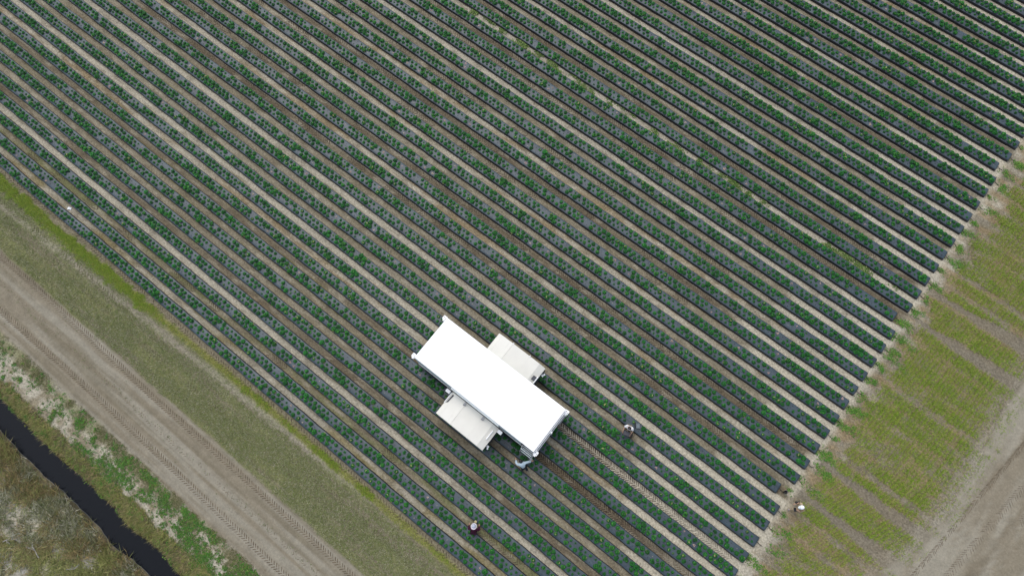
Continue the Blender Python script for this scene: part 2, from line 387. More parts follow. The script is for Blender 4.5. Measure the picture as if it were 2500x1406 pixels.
o = sheet('sandy_lane', np.linspace(0, 9.5, 40), np.arange(6, 62, 0.25), 0.012, warp_lane, M_road)
tag(o, 'bare sandy lane crossing beyond the headland grass', 'road', kind='structure')
# water
wx = np.arange(-66, 30, 0.8)
wv = []; 
for x in wx:
    wv += [(x, -14.2, -1.0), (x, -11.4, -1.0)]
wf = [(2 * i, 2 * i + 2, 2 * i + 3, 2 * i + 1) for i in range(len(wx) - 1)]
mw, n_, l_, b_ = new_mat('dark_water')
b_.inputs['Base Color'].default_value = (0.004, 0.005, 0.007, 1); b_.inputs['Roughness'].default_value = 0.08; b_.inputs['IOR'].default_value = 1.33
ge = n_.new('ShaderNodeNewGeometry'); nz = n_.new('ShaderNodeTexNoise'); nz.inputs['Scale'].default_value = 2.5; l_.new(ge.outputs['Position'], nz.inputs['Vector'])
bp = n_.new('ShaderNodeBump'); bp.inputs['Strength'].default_value = 0.08; bp.inputs['Distance'].default_value = 0.03
l_.new(nz.outputs['Fac'], bp.inputs['Height']); l_.new(bp.outputs['Normal'], b_.inputs['Normal'])
me = np_mesh('ditch_water', np.array(wv), np.array(wf)); o = link('ditch_water', me, mw)
tag(o, 'dark still water in the drainage ditch', 'water', kind='structure')

# ------------------------------------------------------------------ planting beds
ORD = ['first', 'second', 'third', 'fourth', 'fifth', 'sixth', 'seventh', 'eighth', 'ninth', 'tenth', 'eleventh', 'twelfth', 'thirteenth', 'fourteenth', 'fifteenth', 'sixteenth', 'seventeenth', 'eighteenth', 'nineteenth']
TENS = {20: ('twenty', 'twentieth'), 30: ('thirty', 'thirtieth'), 40: ('forty', 'fortieth'), 50: ('fifty', 'fiftieth')}
def ordinal(n):
    if n < 20: return ORD[n - 1]
    t = n // 10 * 10
    return TENS[t][1] if n == t else TENS[t][0] + '-' + ORD[n - t - 1]
def xmin_of(Y):
    if Y < 10: return -58.8 + (10 - Y) * 1.2 - 6
    return -58.8 + (Y - 10) * 1.328 - 6
def wander(k, x):
    return 0.05 * (vnoise(x / 6.0, np.full_like(x, k * 3.7), 101) - .5) * 2 * 0.6 + 0.02 * (vnoise(x / 1.1, np.full_like(x, k * 2.3), 103) - .5)
def bed_mesh(k):
    x1 = bed_end(k); x0 = xmin_of(k * PITCH)
    xs = np.concatenate([np.arange(x0, x1 - 0.09, 0.3), [x1 - 0.06, x1 - 0.012, x1 + 0.03]])
    n = len(xs)
    y0 = k * PITCH
    prof = [(-0.045, -0.03), (-0.03, 0.08), (-0.012, 0.185), (0.022, 0.214), (0.16, 0.222), (0.345, 0.228), (0.53, 0.222), (0.668, 0.214), (0.702, 0.185), (0.72, 0.08), (0.735, -0.03)]
    wy = wander(k, xs); V = []
    e0 = 0.03 * (vnoise(xs / 0.45, np.full_like(xs, k * 5.1), 105) - .5); e1 = 0.03 * (vnoise(xs / 0.45, np.full_like(xs, k * 7.9), 107) - .5)
    zz = 0.02 * (vnoise(xs / 0.9, np.full_like(xs, k * 1.9), 109) - .5)
    for i in range(n):
        for j, (py, pz) in enumerate(prof):
            e = e0[i] if j < 4 else (e1[i] if j > 6 else 0)
            h = pz + (zz[i] if pz > 0.1 else 0)
            if i == n - 2 and pz > 0.15: h -= 0.028
            if i == n - 1: h = min(h, -0.02)
            sq = 0.35 - (0.35 - py) * (0.94 if i >= n - 2 else 1)
            V.append((xs[i], y0 + wy[i] + sq + e, h))
    m = len(prof); F = []
    for i in range(n - 1):
        for j in range(m - 1):
            F.append((i * m + j, (i + 1) * m + j, (i + 1) * m + j + 1, i * m + j + 1))
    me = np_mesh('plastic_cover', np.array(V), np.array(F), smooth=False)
    return me, xs, wy
for k in range(NB):
    where = ordinal(k + 1) + ' bed from the grass verge'
    e = empty('raised_bed', (bed_end(k), k * PITCH + BW / 2, 0))
    tag(e, 'long raised bed in black plastic mulch, ' + where, 'bed', 'plastic-covered planting beds in the field')
    me, xs, wy = bed_mesh(k)
    off = Vector(e.location)
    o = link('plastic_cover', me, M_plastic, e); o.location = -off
    # drip tape ridge under the plastic, in the middle
    tv = []; tf = []
    jy = 0.02 * (vnoise(xs / 2.5, np.full_like(xs, k * 9.1), 111) - .5)
    for i in range(len(xs) - 3):
        yc = k * PITCH + wy[i] + 0.345 + jy[i]
        tv += [(xs[i], yc - 0.016, 0.2205), (xs[i], yc, 0.2400), (xs[i], yc + 0.016, 0.2205)]
        if i: 
            b = 3 * i; tf += [(b - 3, b, b + 1, b - 2), (b - 2, b + 1, b + 2, b - 1)]
    o = link('drip_line', np_mesh('drip_line', np.array(tv), np.array(tf), smooth=True), M_plastic if k % 3 else M_tape, e); o.location = -off
    mb = MB(); r = random.Random(k)
    yy = k * PITCH + 0.36; x1 = bed_end(k); a = r.uniform(-.4, .4)
    mb.tube([(x1 - 0.02, yy, .12), (x1 + 0.10, yy + .02, .10), (x1 + .24, yy + .06 * a, .03), (x1 + .42, yy + .2 * a, .02)], 0.018, 6)
    o = mb.build('drip_hose', M_black, e, smooth=True); o.location = -off

# ------------------------------------------------------------------ strawberry plants
def plant_variant(seed, leaves=16):
    r = np.random.default_rng(seed); V = []; Cc = []
    for i in range(leaves):
        inner = i < leaves * 0.38
        th = 2 * math.pi * (i / (leaves * (0.38 if inner else 0.62))) + r.uniform(-.45, .45)
        rad = r.uniform(.05, .32) if inner else r.uniform(.38, .66)
        z = (r.uniform(.62, .95) if inner else r.uniform(.28, .62))
        c = np.array([rad * math.cos(th), rad * math.sin(th), z])
        out = np.array([math.cos(th), math.sin(th), 0.0])
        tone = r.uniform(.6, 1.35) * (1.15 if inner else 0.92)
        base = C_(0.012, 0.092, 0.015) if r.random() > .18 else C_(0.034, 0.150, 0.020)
        if r.random() < .016: base = C_(0.16, 0.18, 0.07)
        for da in (-1.5, 0, 1.5):
            a = th + da + r.uniform(-.2, .2); L = r.uniform(.36, .48); Wd = L * .56
            d = np.array([math.cos(a), math.sin(a), r.uniform(-.45, -.05)]); sdv = np.array([-math.sin(a), math.cos(a), r.uniform(-.3, .3)])
            up = np.array([0, 0, r.uniform(.03, .10)])
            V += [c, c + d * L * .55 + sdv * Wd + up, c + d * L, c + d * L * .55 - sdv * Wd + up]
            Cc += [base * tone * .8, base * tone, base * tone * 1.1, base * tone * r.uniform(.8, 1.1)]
    V = np.array(V); F = np.arange(len(V)).reshape(-1, 4)
    return V, F, np.array(Cc)
VAR = [plant_variant(200 + i) for i in range(12)]
def dead_variant(seed):
    V, F, Cc = plant_variant(seed, 5); V = V * C_(.7, .7, .25)
    return V, F, np.broadcast_to(C_(0.42, 0.31, 0.26), Cc.shape) * np.random.default_rng(seed).uniform(.5, 1.1, (len(V), 1))
DEAD = [dead_variant(400 + i) for i in range(3)]
pl = []
for k in range(NB):
    x1 = bed_end(k); x0 = xmin_of(k * PITCH)
    for row in (0, 1):
        xs = np.arange(x1 - 0.28 - row * 0.19, x0, -0.385)
        xs = xs + rng.uniform(-.045, .045, len(xs))
        ys = k * PITCH + wander(k, xs) + (0.195 if row == 0 else 0.495) + rng.uniform(-.03, .03, len(xs))
        vig = 0.86 + 0.5 * (fbm(xs, ys, 2.0, .5, seed=121) - .5) + rng.normal(0, .13, len(xs))
        vig = vig * (1 + 0.10 * sstep(25, 50, ys))
        u = rng.random(len(xs)); gap = fbm(xs, ys, .9, .3, seed=125)
        for x, y, v, q, gp in zip(xs, ys, vig, u, gap):
            if q < .025 + (0.25 if gp > .74 else 0): 
                kind = 2                      # empty planting hole
            elif q > .986: kind = 1           # dead plant
            else: kind = 0
            if q > .90 and kind == 0: v *= 0.55
            pl.append((x, y, max(.42, min(v, 1.28)), kind, k))
pl = np.array(pl)
ok = inframe(pl[:, 0], pl[:, 1], 160) & (np.hypot(pl[:, 0] - 2.62, pl[:, 1] - 13.86) > .27) & ((np.abs(pl[:, 0] - 2.2) > .3) | (np.abs(pl[:, 1] - 13.6) > .1)); pl = pl[ok]
hid = (pl[:, 0] > -11.6) & (pl[:, 0] < -1.6) & (pl[:, 1] > 6.2) & (pl[:, 1] < 12.9)
u_, v_ = project(pl[:, 0], pl[:, 1], np.full(len(pl), .25))
vis = (u_ > 0) & (u_ < 2500) & (v_ > 0) & (v_ < 1400) & ~hid & (pl[:, 3] == 0)
dist = np.hypot(pl[:, 0] - 0.0, pl[:, 1] - CY) + np.where(vis, 0, 1e6)
near = np.argsort(dist)[:300]
isnear = np.zeros(len(pl), bool); isnear[near] = True
vm = []
for i, (V, F, Cc) in enumerate(VAR):
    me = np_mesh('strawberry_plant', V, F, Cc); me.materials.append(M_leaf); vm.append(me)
prs = np.random.default_rng(9)
for i in near:
    x, y, v, kd, k = pl[i]; k = int(k)
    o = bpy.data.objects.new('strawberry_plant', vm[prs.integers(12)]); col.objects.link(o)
    s = 0.193 * v
    o.location = (x, y, BH - 0.005); o.scale = (s, s, s * 0.95); o.rotation_euler = (0, 0, prs.uniform(0, 6.28))
    tag(o, 'strawberry plant, %s line of the %s bed from the verge, near picture bottom' % ('lower-left' if y - k * PITCH < .345 else 'upper-right', ordinal(k + 1)), 'plant',
        'strawberry plants in the %s line of the %s bed beside the harvester' % ('lower-left' if y - k * PITCH < .345 else 'upper-right', ordinal(k + 1)))
def merge_instances(P, variants, base_s, zoff):
    Vs = []; Fs = []; Cs = []; off = 0
    r = np.random.default_rng(33)
    vi = r.integers(0, len(variants), len(P)); an = r.uniform(0, 6.283, len(P)); tint = r.uniform(.78, 1.22, (len(P), 1, 1)) * r.uniform(.92, 1.08, (len(P), 1, 3))
    for j, (V, F, Cc) in enumerate(variants):
        m = np.where(vi == j)[0]
        if not len(m): continue
        c, s = np.cos(an[m])[:, None], np.sin(an[m])[:, None]; sc_ = (base_s * P[m, 2])[:, None]
        x = (V[None, :, 0] * c - V[None, :, 1] * s) * sc_ + P[m, 0][:, None]
        y = (V[None, :, 0] * s + V[None, :, 1] * c) * sc_ + P[m, 1][:, None]
        z = V[None, :, 2] * sc_ * .95 + zoff
        A = np.stack([x, y, z], -1).reshape(-1, 3)
        ff = (F[None] + (np.arange(len(m)) * len(V))[:, None, None]).reshape(-1, F.shape[1]) + off
        Vs.append(A); Fs.append(ff); Cs.append((Cc[None] * tint[m]).reshape(-1, 3)); off += len(A)
    return np.concatenate(Vs), np.concatenate(Fs), np.concatenate(Cs)
rest = pl[(pl[:, 3] == 0) & ~isnear]
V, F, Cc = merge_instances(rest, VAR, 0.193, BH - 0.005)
o = link('strawberry_rows', np_mesh('strawberry_rows', V, F, Cc), M_leaf)
tag(o, 'double rows of dark green strawberry plants covering the far beds', 'plants', kind='stuff')
dd = pl[pl[:, 3] == 1]
V, F, Cc = merge_instances(dd, DEAD, 0.16, BH + 0.004)
o = link('withered_plants', np_mesh('withered_plants', V, F, Cc), M_leaf)
tag(o, 'withered pale brown strawberry plants scattered on the beds', 'dead plants', kind='stuff')
hh = pl[pl[:, 3] == 2]; hv = []; hf = []; hc = []
for i, (x, y, v, kd, k) in enumerate(hh):
    r = rng.uniform(.022, .04); b = len(hv)
    for j in range(6):
        t = j * math.pi / 3; q = r * rng.uniform(.6, 1.2)
        hv.append((x + q * math.cos(t), y + q * math.sin(t), BH + 0.022)); hc.append((.012, .012, .014) if i % 4 else (.3, .25, .2))
    hf.append(tuple(range(b, b + 6)))
o = link('planting_holes', np_mesh('planting_holes', np.array(hv), np.array(hf), np.array(hc)), M_grass)
tag(o, 'small empty planting holes punched through the plastic', 'holes', kind='stuff')

# ------------------------------------------------------------------ grass and weeds
def blades(P, h, w, nb, pal, wts, lean=(.4, 1.0), zf=None, tone=(.7, 1.25)):
    """P (n,2) tuft positions; every blade is one triangle"""
    n = len(P)
    if n == 0: return None
    h = np.broadcast_to(h, n); 
    x = np.repeat(P[:, 0], nb) + rng.normal(0, 1, n * nb) * np.repeat(h, nb) * .3; y = np.repeat(P[:, 1], nb) + rng.normal(0, 1, n * nb) * np.repeat(h, nb) * .3
    z = ground_z(x, y) if zf is None else zf(x, y)
    H = np.repeat(h, nb) * rng.uniform(.6, 1.25, n * nb); a = rng.uniform(0, 6.283, n * nb); ln = rng.uniform(*lean, n * nb) * H
    wv = w * rng.uniform(.7, 1.3, n * nb) * .5
    dx, dy = np.cos(a), np.sin(a)
    A = np.stack([x - dy * wv, y + dx * wv, z - .01], -1); B = np.stack([x + dy * wv, y - dx * wv, z - .01], -1)
    T = np.stack([x + dx * ln, y + dy * ln, z + H * .75], -1)
    V = np.stack([A, B, T], 1).reshape(-1, 3); F = np.arange(len(V)).reshape(-1, 3)
    pal = np.array(pal); ci = np.repeat(rng.choice(len(pal), n, p=np.array(wts) / sum(wts)), nb)
    sw = rng.random(n * nb) < .25; ci = np.where(sw, rng.choice(len(pal), n * nb, p=np.array(wts) / sum(wts)), ci)
    c = pal[ci] * rng.uniform(*tone, (n * nb, 1))
    return V, F, np.repeat(c, 3, 0)
def leaves(P, size, nl, spread, hgt, pal, wts):
    """broad-leaved weeds: clusters of folded quads"""
    n = len(P)
    spread = np.repeat(np.broadcast_to(spread, n), nl)
    a = rng.uniform(0, 6.283, n * nl); q = np.sqrt(rng.random(n * nl)) * spread
    x = np.repeat(P[:, 0], nl) + q * np.cos(a); y = np.repeat(P[:, 1], nl) + q * np.sin(a)
    z = ground_z(x, y) + hgt * (1.05 - (q / np.maximum(spread, 1e-3)) ** 2) * rng.uniform(.3, 1.1, n * nl) + .01
    L = size * rng.uniform(.6, 1.4, n * nl); Wd = L * rng.uniform(.28, .45, n * nl); a = a + rng.normal(0, .7, n * nl)
    dx, dy = np.cos(a), np.sin(a); t = rng.uniform(-.5, .35, n * nl)
    p0 = np.stack([x, y, z], -1); d = np.stack([dx * L, dy * L, t * L], -1); s = np.stack([-dy * Wd, dx * Wd, rng.uniform(-.3, .3, n * nl) * Wd], -1)
    up = np.stack([0 * x, 0 * x, .12 * L], -1)
    V = np.stack([p0, p0 + d * .5 + s + up, p0 + d, p0 + d * .5 - s + up], 1).reshape(-1, 3)
    pal = np.array(pal); ci = np.repeat(rng.choice(len(pal), n, p=np.array(wts) / sum(wts)), nl)
    c = pal[ci] * rng.uniform(.6, 1.35, (n * nl, 1))
    return V, np.arange(len(V)).reshape(-1, 4), np.repeat(c, 4, 0)
def scatter(n, x0, x1, y0, y1, dens=None, margin=60):
    P = np.stack([rng.uniform(x0, x1, n), rng.uniform(y0, y1, n)], -1)
    P = P[inframe(P[:, 0], P[:, 1], margin)]
    if dens is not None: P = P[rng.random(len(P)) < dens(P[:, 0], P[:, 1])]
    return P
def put(name, parts, label, cat, mat=None):
    parts = [p for p in parts if p is not None]; k = parts[0][1].shape[1]
    Vs, Fs, Cs = [], [], []; off = 0
    for V, F, Cc in parts: Vs.append(V); Fs.append(F + off); Cs.append(Cc); off += len(V)
    o = link(name, np_mesh(name, np.concatenate(Vs), np.concatenate(Fs), np.concatenate(Cs)), mat or M_grass)
    return tag(o, label, cat, kind='stuff')
G1, G2, G3 = (0.075, 0.135, 0.018), (0.12, 0.17, 0.025), (0.17, 0.19, 0.03)
DRY, DRY2, RED = (0.30, 0.235, 0.11), (0.36, 0.30, 0.19), (0.20, 0.11, 0.05)
OL1, OL2 = (0.115, 0.125, 0.04), (0.175, 0.17, 0.08)
# mown verge
def d_verge(x, y):
    d = 0.35 + 0.65 * sstep(.3, .6, fbm(x, y, 3.0, .7, seed=61))
    d = d * sstep(-4.55, -4.1, y + (fbm(x, y, .5, seed=131) - .5) * .5) * sstep(-.5, -1.6, y)
    d = d * (1 - 0.75 * (1 - sstep(.1, .4, np.abs(y - pale_y(x)))))
    return d
P = scatter(95000, -60, 4, -4.7, -.4, d_verge)
put('verge_grass', [blades(P, rng.uniform(.05, .12, len(P)), .028, 3, [(.16, .18, .06), (.215, .225, .11), (.33, .315, .21), (.125, .175, .04), (.16, .20, .06)], [3, 3, 2.4, 1.2, 1.8], lean=(.8, 1.5))], 'short olive mown grass on the verge between farm track and field', 'grass')
P = scatter(60000, -62, 2, -1.8, -.3, lambda x, y: green_strip(x, y) * (.35 + .65 * sstep(.3, .6, fbm(x, y, .7, .4, seed=135))))
P2 = scatter(26000, -62, 6, -1.3, -.1, lambda x, y: (1 - sstep(.05, .30, np.abs(y - np.interp(x, [-33, -22, 0], [-.88, -.62, -.60])) + (fbm(x, y, .7, seed=133) - .5) * .35)) * .9)
put('green_grass_strip', [blades(P, rng.uniform(.08, .17, len(P)), .026, 3, [(.15, .25, .02), (.20, .28, .026), (.12, .20, .022), (.28, .29, .05)], [3, 3, 2, 2], lean=(.8, 1.5)), blades(P2, .07, .024, 3, [(.24, .27, .04), (.30, .26, .09), (.18, .22, .04)], [2, 1, 2], lean=(.8, 1.5))], 'strip of bright green grass along the first planting bed', 'grass')
# headland grass, sown in drills across the strips
P = scatter(185000, 13.2, 22.4, 8, 62, headland_green)
crv = sand_edge(P[:, 1]) * .75 + .12 * P[:, 1]
snap = np.round((P[:, 0] - crv) / .27) * .27 + crv
P[:, 0] = np.where(rng.random(len(P)) < .86, snap + rng.normal(0, .028, len(P)), P[:, 0])
P = P[headland_green(P[:, 0], P[:, 1]) > 0.03]
yl = fbm(P[:, 0], P[:, 1], 2.4, .6, seed=143) + rng.normal(0, .08, len(P)) > .52
put('headland_grass', [blades(P[yl], rng.uniform(.05, .11, yl.sum()), .028, 3, [(.23, .28, .035), (.19, .26, .03), (.30, .28, .08), (.25, .20, .08)], [3, 3, 1.5, .8], lean=(.8, 1.5)), blades(P[~yl], rng.uniform(.06, .16, (~yl).sum()), .028, 3, [(.14, .235, .018), (.19, .28, .025), (.25, .30, .04), (.32, .30, .09)], [3, 3, 2, .8], lean=(.8, 1.5))], 'yellow-green sown grass in strips on the headland past the bed ends', 'grass')
def d_dry(x, y):
    return (1 - headland_green(x, y)) * (1 - lane_w(x, y)) * sstep(13.0, 14.0, x) * (1 - sstep(-1.6, .0, x - sand_edge(y))) * sstep(.38, .62, fbm(x, y, .9, seed=141))
P = scatter(50000, 13, 22, 8, 60, d_dry)
put('headland_straw', [blades(P, .05, .026, 3, [DRY, DRY2, RED, OL2, (.42, .33, .16)], [3, 2, 1.2, 1, 1.2], lean=(.9, 1.6))], 'dry straw and stubble between the headland grass strips', 'straw')
# furrow weeds and straw
def d_fur(x, y):
    ph = y / PITCH; k = np.floor(ph); fr = ph - k; cen = np.abs((fr - .785) / .215); kk = np.clip(k + 1, 0, 52).astype(int)
    boost = np.array([{'g': 1.6, 'h': 1.2, 'o': .9, 't': .45, 'b': .3, 'p': .3, 'q': .3}[FT[i]] for i in range(53)])[kk]
    return (fr > .60) * (fr < .97) * boost * sstep(.42, .66, fbm(x, y, 1.9, .35, seed=36)) * sstep(0.1, .7, cen) * (x < 12.6)
P = scatter(150000, -62, 12.8, 0.5, 60, d_fur)
lo = P[:, 1] < 14
put('furrow_straw', [blades(P[~lo], .05, .024, 3, [DRY, DRY2, OL2, (.40, .27, .10), OL1], [3, 2, 1.2, 2, 1], lean=(.8, 1.6)), blades(P[lo], .06, .024, 3, [DRY, G3, OL2, (.40, .27, .10), G2], [2, 1.6, 2, 1.2, 1], lean=(.7, 1.4))], 'dry grass and small weeds along the furrow edges between beds', 'weeds')
P = scatter(26000, -27, 11.5, 32.35, 33.0, lambda x, y: sstep(.52, .66, .5 * fbm(x, y, 1.1, .5, seed=151) + .5 * fbm(x, y, .45, .4, seed=155)) * .75 * np.interp(x, [-27, -9, -6, -2, 1, 8, 11], [1, 1, .25, .5, .15, .6, .3]))
put('furrow_weeds', [leaves(P, .085, 5, .12, .10, [(.07, .14, .025), (.13, .20, .045), (.20, .22, .10)], [2, 2, 1.6])], 'fresh green weeds in the pale furrow across the middle of the field', 'weeds', M_leaf)
# bank of the ditch
def d_bank(x, y):
    t = sstep(-10.5, -9.2, y) * 0.55
    return np.clip(sstep(.52, .66, .6 * fbm(x, y, .55, seed=161) + .4 * fbm(x, y, 2.0, seed=162) + .10 * sstep(-26, -16, x)) * .75 + .02 + t * sstep(.45, .6, fbm(x, y, .4, seed=163)) * .35, 0, 1) * sstep(-8.45, -8.8, y)
P = scatter(21000, -45, 2, -10.7, -8.5, d_bank)
put('bank_weeds', [leaves(P, .065, 7, rng.uniform(.03, .11, len(P)), .09, [(.045, .14, .018), (.06, .18, .022), (.12, .19, .03), (.11, .125, .045)], [2.5, 2.5, 1.2, 2.2])], 'clumps of bright green broad-leaved weeds on the pale sandy ditch bank', 'weeds', M_leaf)
P = scatter(26000, -45, 2, -9.6, -8.45, lambda x, y: sstep(-9.7, -9.0, y) * sstep(.36, .6, fbm(x, y, .8, seed=165)))
put('bank_grass', [blades(P, .09, .028, 3, [(.14, .14, .06), (.20, .18, .09), (.11, .14, .04), DRY2], [3, 2, 2, 1.5], lean=(.7, 1.4))], 'thin dull grass along the lower edge of the farm track', 'grass')
P = np.concatenate([np.stack([rng.uniform(-46, 2, 260), -6.2 + rng.normal(0, .12, 260)], -1), np.stack([rng.uniform(-46, 2, 150), rng.uniform(-8.4, -4.6, 150)], -1)]); P = P[inframe(P[:, 0], P[:, 1], 40)]
put('track_weeds', [leaves(P, .045, 4, rng.uniform(.02, .09, len(P)), .03, [(.09, .12, .04), (.12, .15, .05), (.15, .12, .07)], [2, 1, 1])], 'tiny weeds dotted along the middle of the farm track', 'weeds', M_leaf)
wob = lambda x: (fbm(x, x * 0, 2.5, 1, seed=83) - .5) * 0.5
def d_slope(x, y): return sstep(-10.5, -10.8, y + (fbm(x, y, .9, seed=72) - .5) * .7) * sstep(-11.90, -11.62, y + wob(x))
SLP = [(.19, .19, .055), (.25, .215, .08), (.125, .165, .04), (.24, .185, .10), (.16, .12, .07), (.08, .13, .035)]
P = scatter(30000, -42, -8, -12.2, -10.3, d_slope)
P = P[rng.random(len(P)) < .3 + .7 * sstep(.36, .56, fbm(P[:, 0], P[:, 1], .45, seed=173))]
big = fbm(P[:, 0], P[:, 1], 1.2, .8, seed=171) > .5
put('ditch_grass', [blades(P[big], rng.uniform(.14, .30, big.sum()), .035, 4, SLP[:4], [3, 2.5, 2.5, 1.5], lean=(.8, 1.6), tone=(.5, 1.6)), blades(P[~big], rng.uniform(.12, .26, (~big).sum()), .035, 4, SLP[1:], [2, 1.5, 2, 2, 1.5], lean=(.8, 1.6), tone=(.5, 1.6))], 'rank yellow and green grass on the near slope of the ditch', 'grass')
P = scatter(150, -36, -8, -11.9, -10.8)
put('ditch_shrubs', [leaves(P, .08, 40, rng.uniform(.12, .40, len(P)), .30, [(.06, .15, .02), (.11, .18, .03), (.16, .17, .04)], [1.5, 2, 2])], 'leafy green growth hanging over the ditch slope', 'weeds', M_leaf)
def d_far(x, y):
    return sstep(-13.62, -13.85, y + wob(x)) * (1 - .8 * bare(x, y)) * (.25 + .75 * sstep(.36, .56, fbm(x, y, .45, seed=183))) * (1 - .85 * sstep(.50, .60, fbm(x, y, 1.3, seed=75)) * sstep(-14.6, -15.4, y))
P = scatter(64000, -42, -8, -20.5, -13.2, d_far, 100)
t1 = .55 * fbm(P[:, 0], P[:, 1], 1.8, seed=181) + .45 * fbm(P[:, 0], P[:, 1], .5, seed=185); gA = t1 > .55; gB = (t1 <= .55) & (t1 > .43); gC = t1 <= .43
put('brush_grass', [blades(P[gA], rng.uniform(.22, .55, gA.sum()), .042, 3, [(.21, .215, .07), (.15, .175, .05), (.30, .28, .12)], [2, 2, 1], lean=(.8, 1.6), tone=(.45, 1.7)),
                    blades(P[gB], rng.uniform(.22, .50, gB.sum()), .042, 3, [(.25, .19, .085), (.18, .135, .065), (.16, .17, .06)], [2, 2, 2], lean=(.8, 1.6), tone=(.45, 1.7)),
                    blades(P[gC], rng.uniform(.20, .45, gC.sum()), .042, 3, [(.20, .20, .11), (.12, .14, .06), (.34, .33, .25)], [2, 2, 1.4], lean=(.8, 1.6), tone=(.45, 1.7))], 'tangled brown and yellow brush on the far bank of the ditch', 'brush')
# pale scum line along the far water edge
xs = np.arange(-40, -10, .12); yy = -13.46 - wob(xs) + .05 * (vnoise(xs / .4, xs * 0, 191) - .5)
V = np.stack([np.stack([xs, yy - .008, xs * 0 - .985], -1), np.stack([xs, yy + .008, xs * 0 - .985], -1)], 1).reshape(-1, 3)
i = np.arange(len(xs) - 1) * 2
o = link('foam_line', np_mesh('foam_line', V, np.stack([i, i + 2, i + 3, i + 1], -1), np.broadcast_to(C_(.15, .155, .155), V.shape)), M_grass)
tag(o, 'thin pale line of dried foam along the far edge of the ditch water', 'foam', kind='stuff')
# weeds at the bed ends
wr = random.Random(5); WP = []
for k in range(7, 42):
    sz = wr.choice([0.12, .25, .4, .5, .7, .8, 1.0])
    if k in (9, 15, 16, 23, 24): sz = 1.0
    if k in (20, 21, 29, 13, 22): sz = .3
    for q in range(wr.choice([2, 3, 4])):
        n = int((8 + 48 * sz) * wr.uniform(.4, 1.2))
        cx = bed_end(k) + .2 + wr.random() ** .8 * (.3 + 1.0 * sz); cyy = k * PITCH + .34 + wr.gauss(0, .16)
        WP.append(np.stack([np.maximum(bed_end(k) + .1, cx + rng.normal(0, .10 + .18 * sz, n)), cyy + rng.normal(0, .07 + .07 * sz, n)], -1))
WP = np.concatenate(WP); WP = WP[np.hypot(WP[:, 0] - 12.55, WP[:, 1] - 16.27) > .24]; hw = rng.random(len(WP))
put('bed_end_weeds', [leaves(WP[hw < .6], .065, 5, .07, .08, [(.06, .19, .02), (.10, .24, .026), (.17, .24, .05)], [3, 2, 1.4]), leaves(WP[hw >= .6], .04, 4, .10, .05, [(.10, .15, .05), (.16, .19, .06)], [1, 1])], 'fresh green weeds growing in patches at the bed ends', 'weeds', M_leaf)

# ------------------------------------------------------------------ tyre tread marks: raised bars, groove shade put into their dark colour
def tread(path_y, x0, x1, width, pitch, along='x', h=.03, fade=None, shift=0.0, c=(.115, .085, .06), lug=.045, prob=1.0):
    V = []; F = []; Cc = []
    n = int((x1 - x0) / pitch)
    for i in range(n):
        x = x0 + i * pitch
        for s in (-1, 1):
            if (prob < .75 and float(vnoise(np.array(x / 1.3), np.array(path_y(x) * 7.7), 301)) > prob + .12) or rng.random() > (.9 if prob < .75 else prob): continue
            hh = h * rng.uniform(.6, 1.1); xo = x + (pitch * .5 if s > 0 else 0) + rng.normal(0, .012)
            yc = path_y(x) + shift
            a0, a1 = np.array([xo, yc + s * .02]), np.array([xo - width * .42, yc + s * width * .5 * rng.uniform(.85, 1.05)])
            d = (a1 - a0) / np.linalg.norm(a1 - a0); nn = np.array([-d[1], d[0]]) * lug * rng.uniform(.35, .6)
            pts = [a0 - nn, a0 + nn, a1 + nn, a1 - nn, a0, a1]
            b = len(V)
            for j, p in enumerate(pts):
                q = (p[0], p[1]) if along == 'x' else (p[1], p[0])
                V.append([q[0], q[1], 0.012 if j < 4 else hh])
                ff = fade(x) if fade else 1.0; Cc.append((np.array(c) * ff + PALE * .78 * (1 - ff)) * rng.uniform(.8, 1.15))
            F += [(b, b + 4, b + 5, b + 3), (b + 1, b + 2, b + 5, b + 4)]
    V = np.array(V); V[:, 2] += ground_z(V[:, 0], V[:, 1])
    return V, np.array(F), np.array(Cc)
cy = lambda y: (lambda x: y + .10 * math.sin(x * .11) + .05 * math.sin(x * .31))
RB = (.115, .086, .058)
put('track_tyre_marks', [tread(lambda x: -7.48 + .12 * math.sin(x * .17), -46, 2, .42, .21, c=RB), tread(cy(-4.86), -50, 2, .42, .21, c=RB), tread(cy(-6.2), -46, 2, .26, .2, prob=.76, c=(.165, .135, .095), h=.015, lug=.035)], 'chevron tyre tread marks along the farm track', 'tyre marks', M_soil)
put('verge_tyre_marks', [tread(cy(-.26), -54, 4, .34, .24, c=(.10, .08, .05), prob=.8), tread(cy(-1.95), -54, 4, .38, .24, c=(.11, .105, .055), prob=.5), tread(cy(-2.75), -54, 4, .36, .24, c=(.11, .105, .055), prob=.4)], 'faint tyre tread marks in the mown verge', 'tyre marks', M_soil)
fd = lambda x: max(0.12, 1 - max(0, x - 5.5) / 6)
put('furrow_tyre_marks', [tread(lambda x: 8.275, -1.9, 12.4, .44, .165, fade=fd, c=(.065, .046, .032), lug=.06, h=.035), tread(lambda x: 10.715, -1.9, 12.2, .44, .165, fade=lambda x: max(.2, 1 - max(0, x - 3.5) / 6), c=(.075, .054, .038), lug=.06, h=.035)], 'deep chevron wheel marks in the two furrows behind the harvester', 'tyre marks', M_soil)
fx_ = {20: .5, 26: .5, 28: .45, 16: .5, 14: .45, 2: .4, 25: .5, 22: .3, 19: .3}
put('old_tyre_marks', [tread((lambda yy: (lambda x: yy))(k * PITCH - .265), xmin_of(k * PITCH) + 4, 12.0 if k in (14, 16, 26, 28) else 2.0, .38, .19, prob=v, c=(.098, .076, .052), h=.018) for k, v in fx_.items()], 'worn tyre tread marks in the brown furrows', 'tyre marks', M_soil)
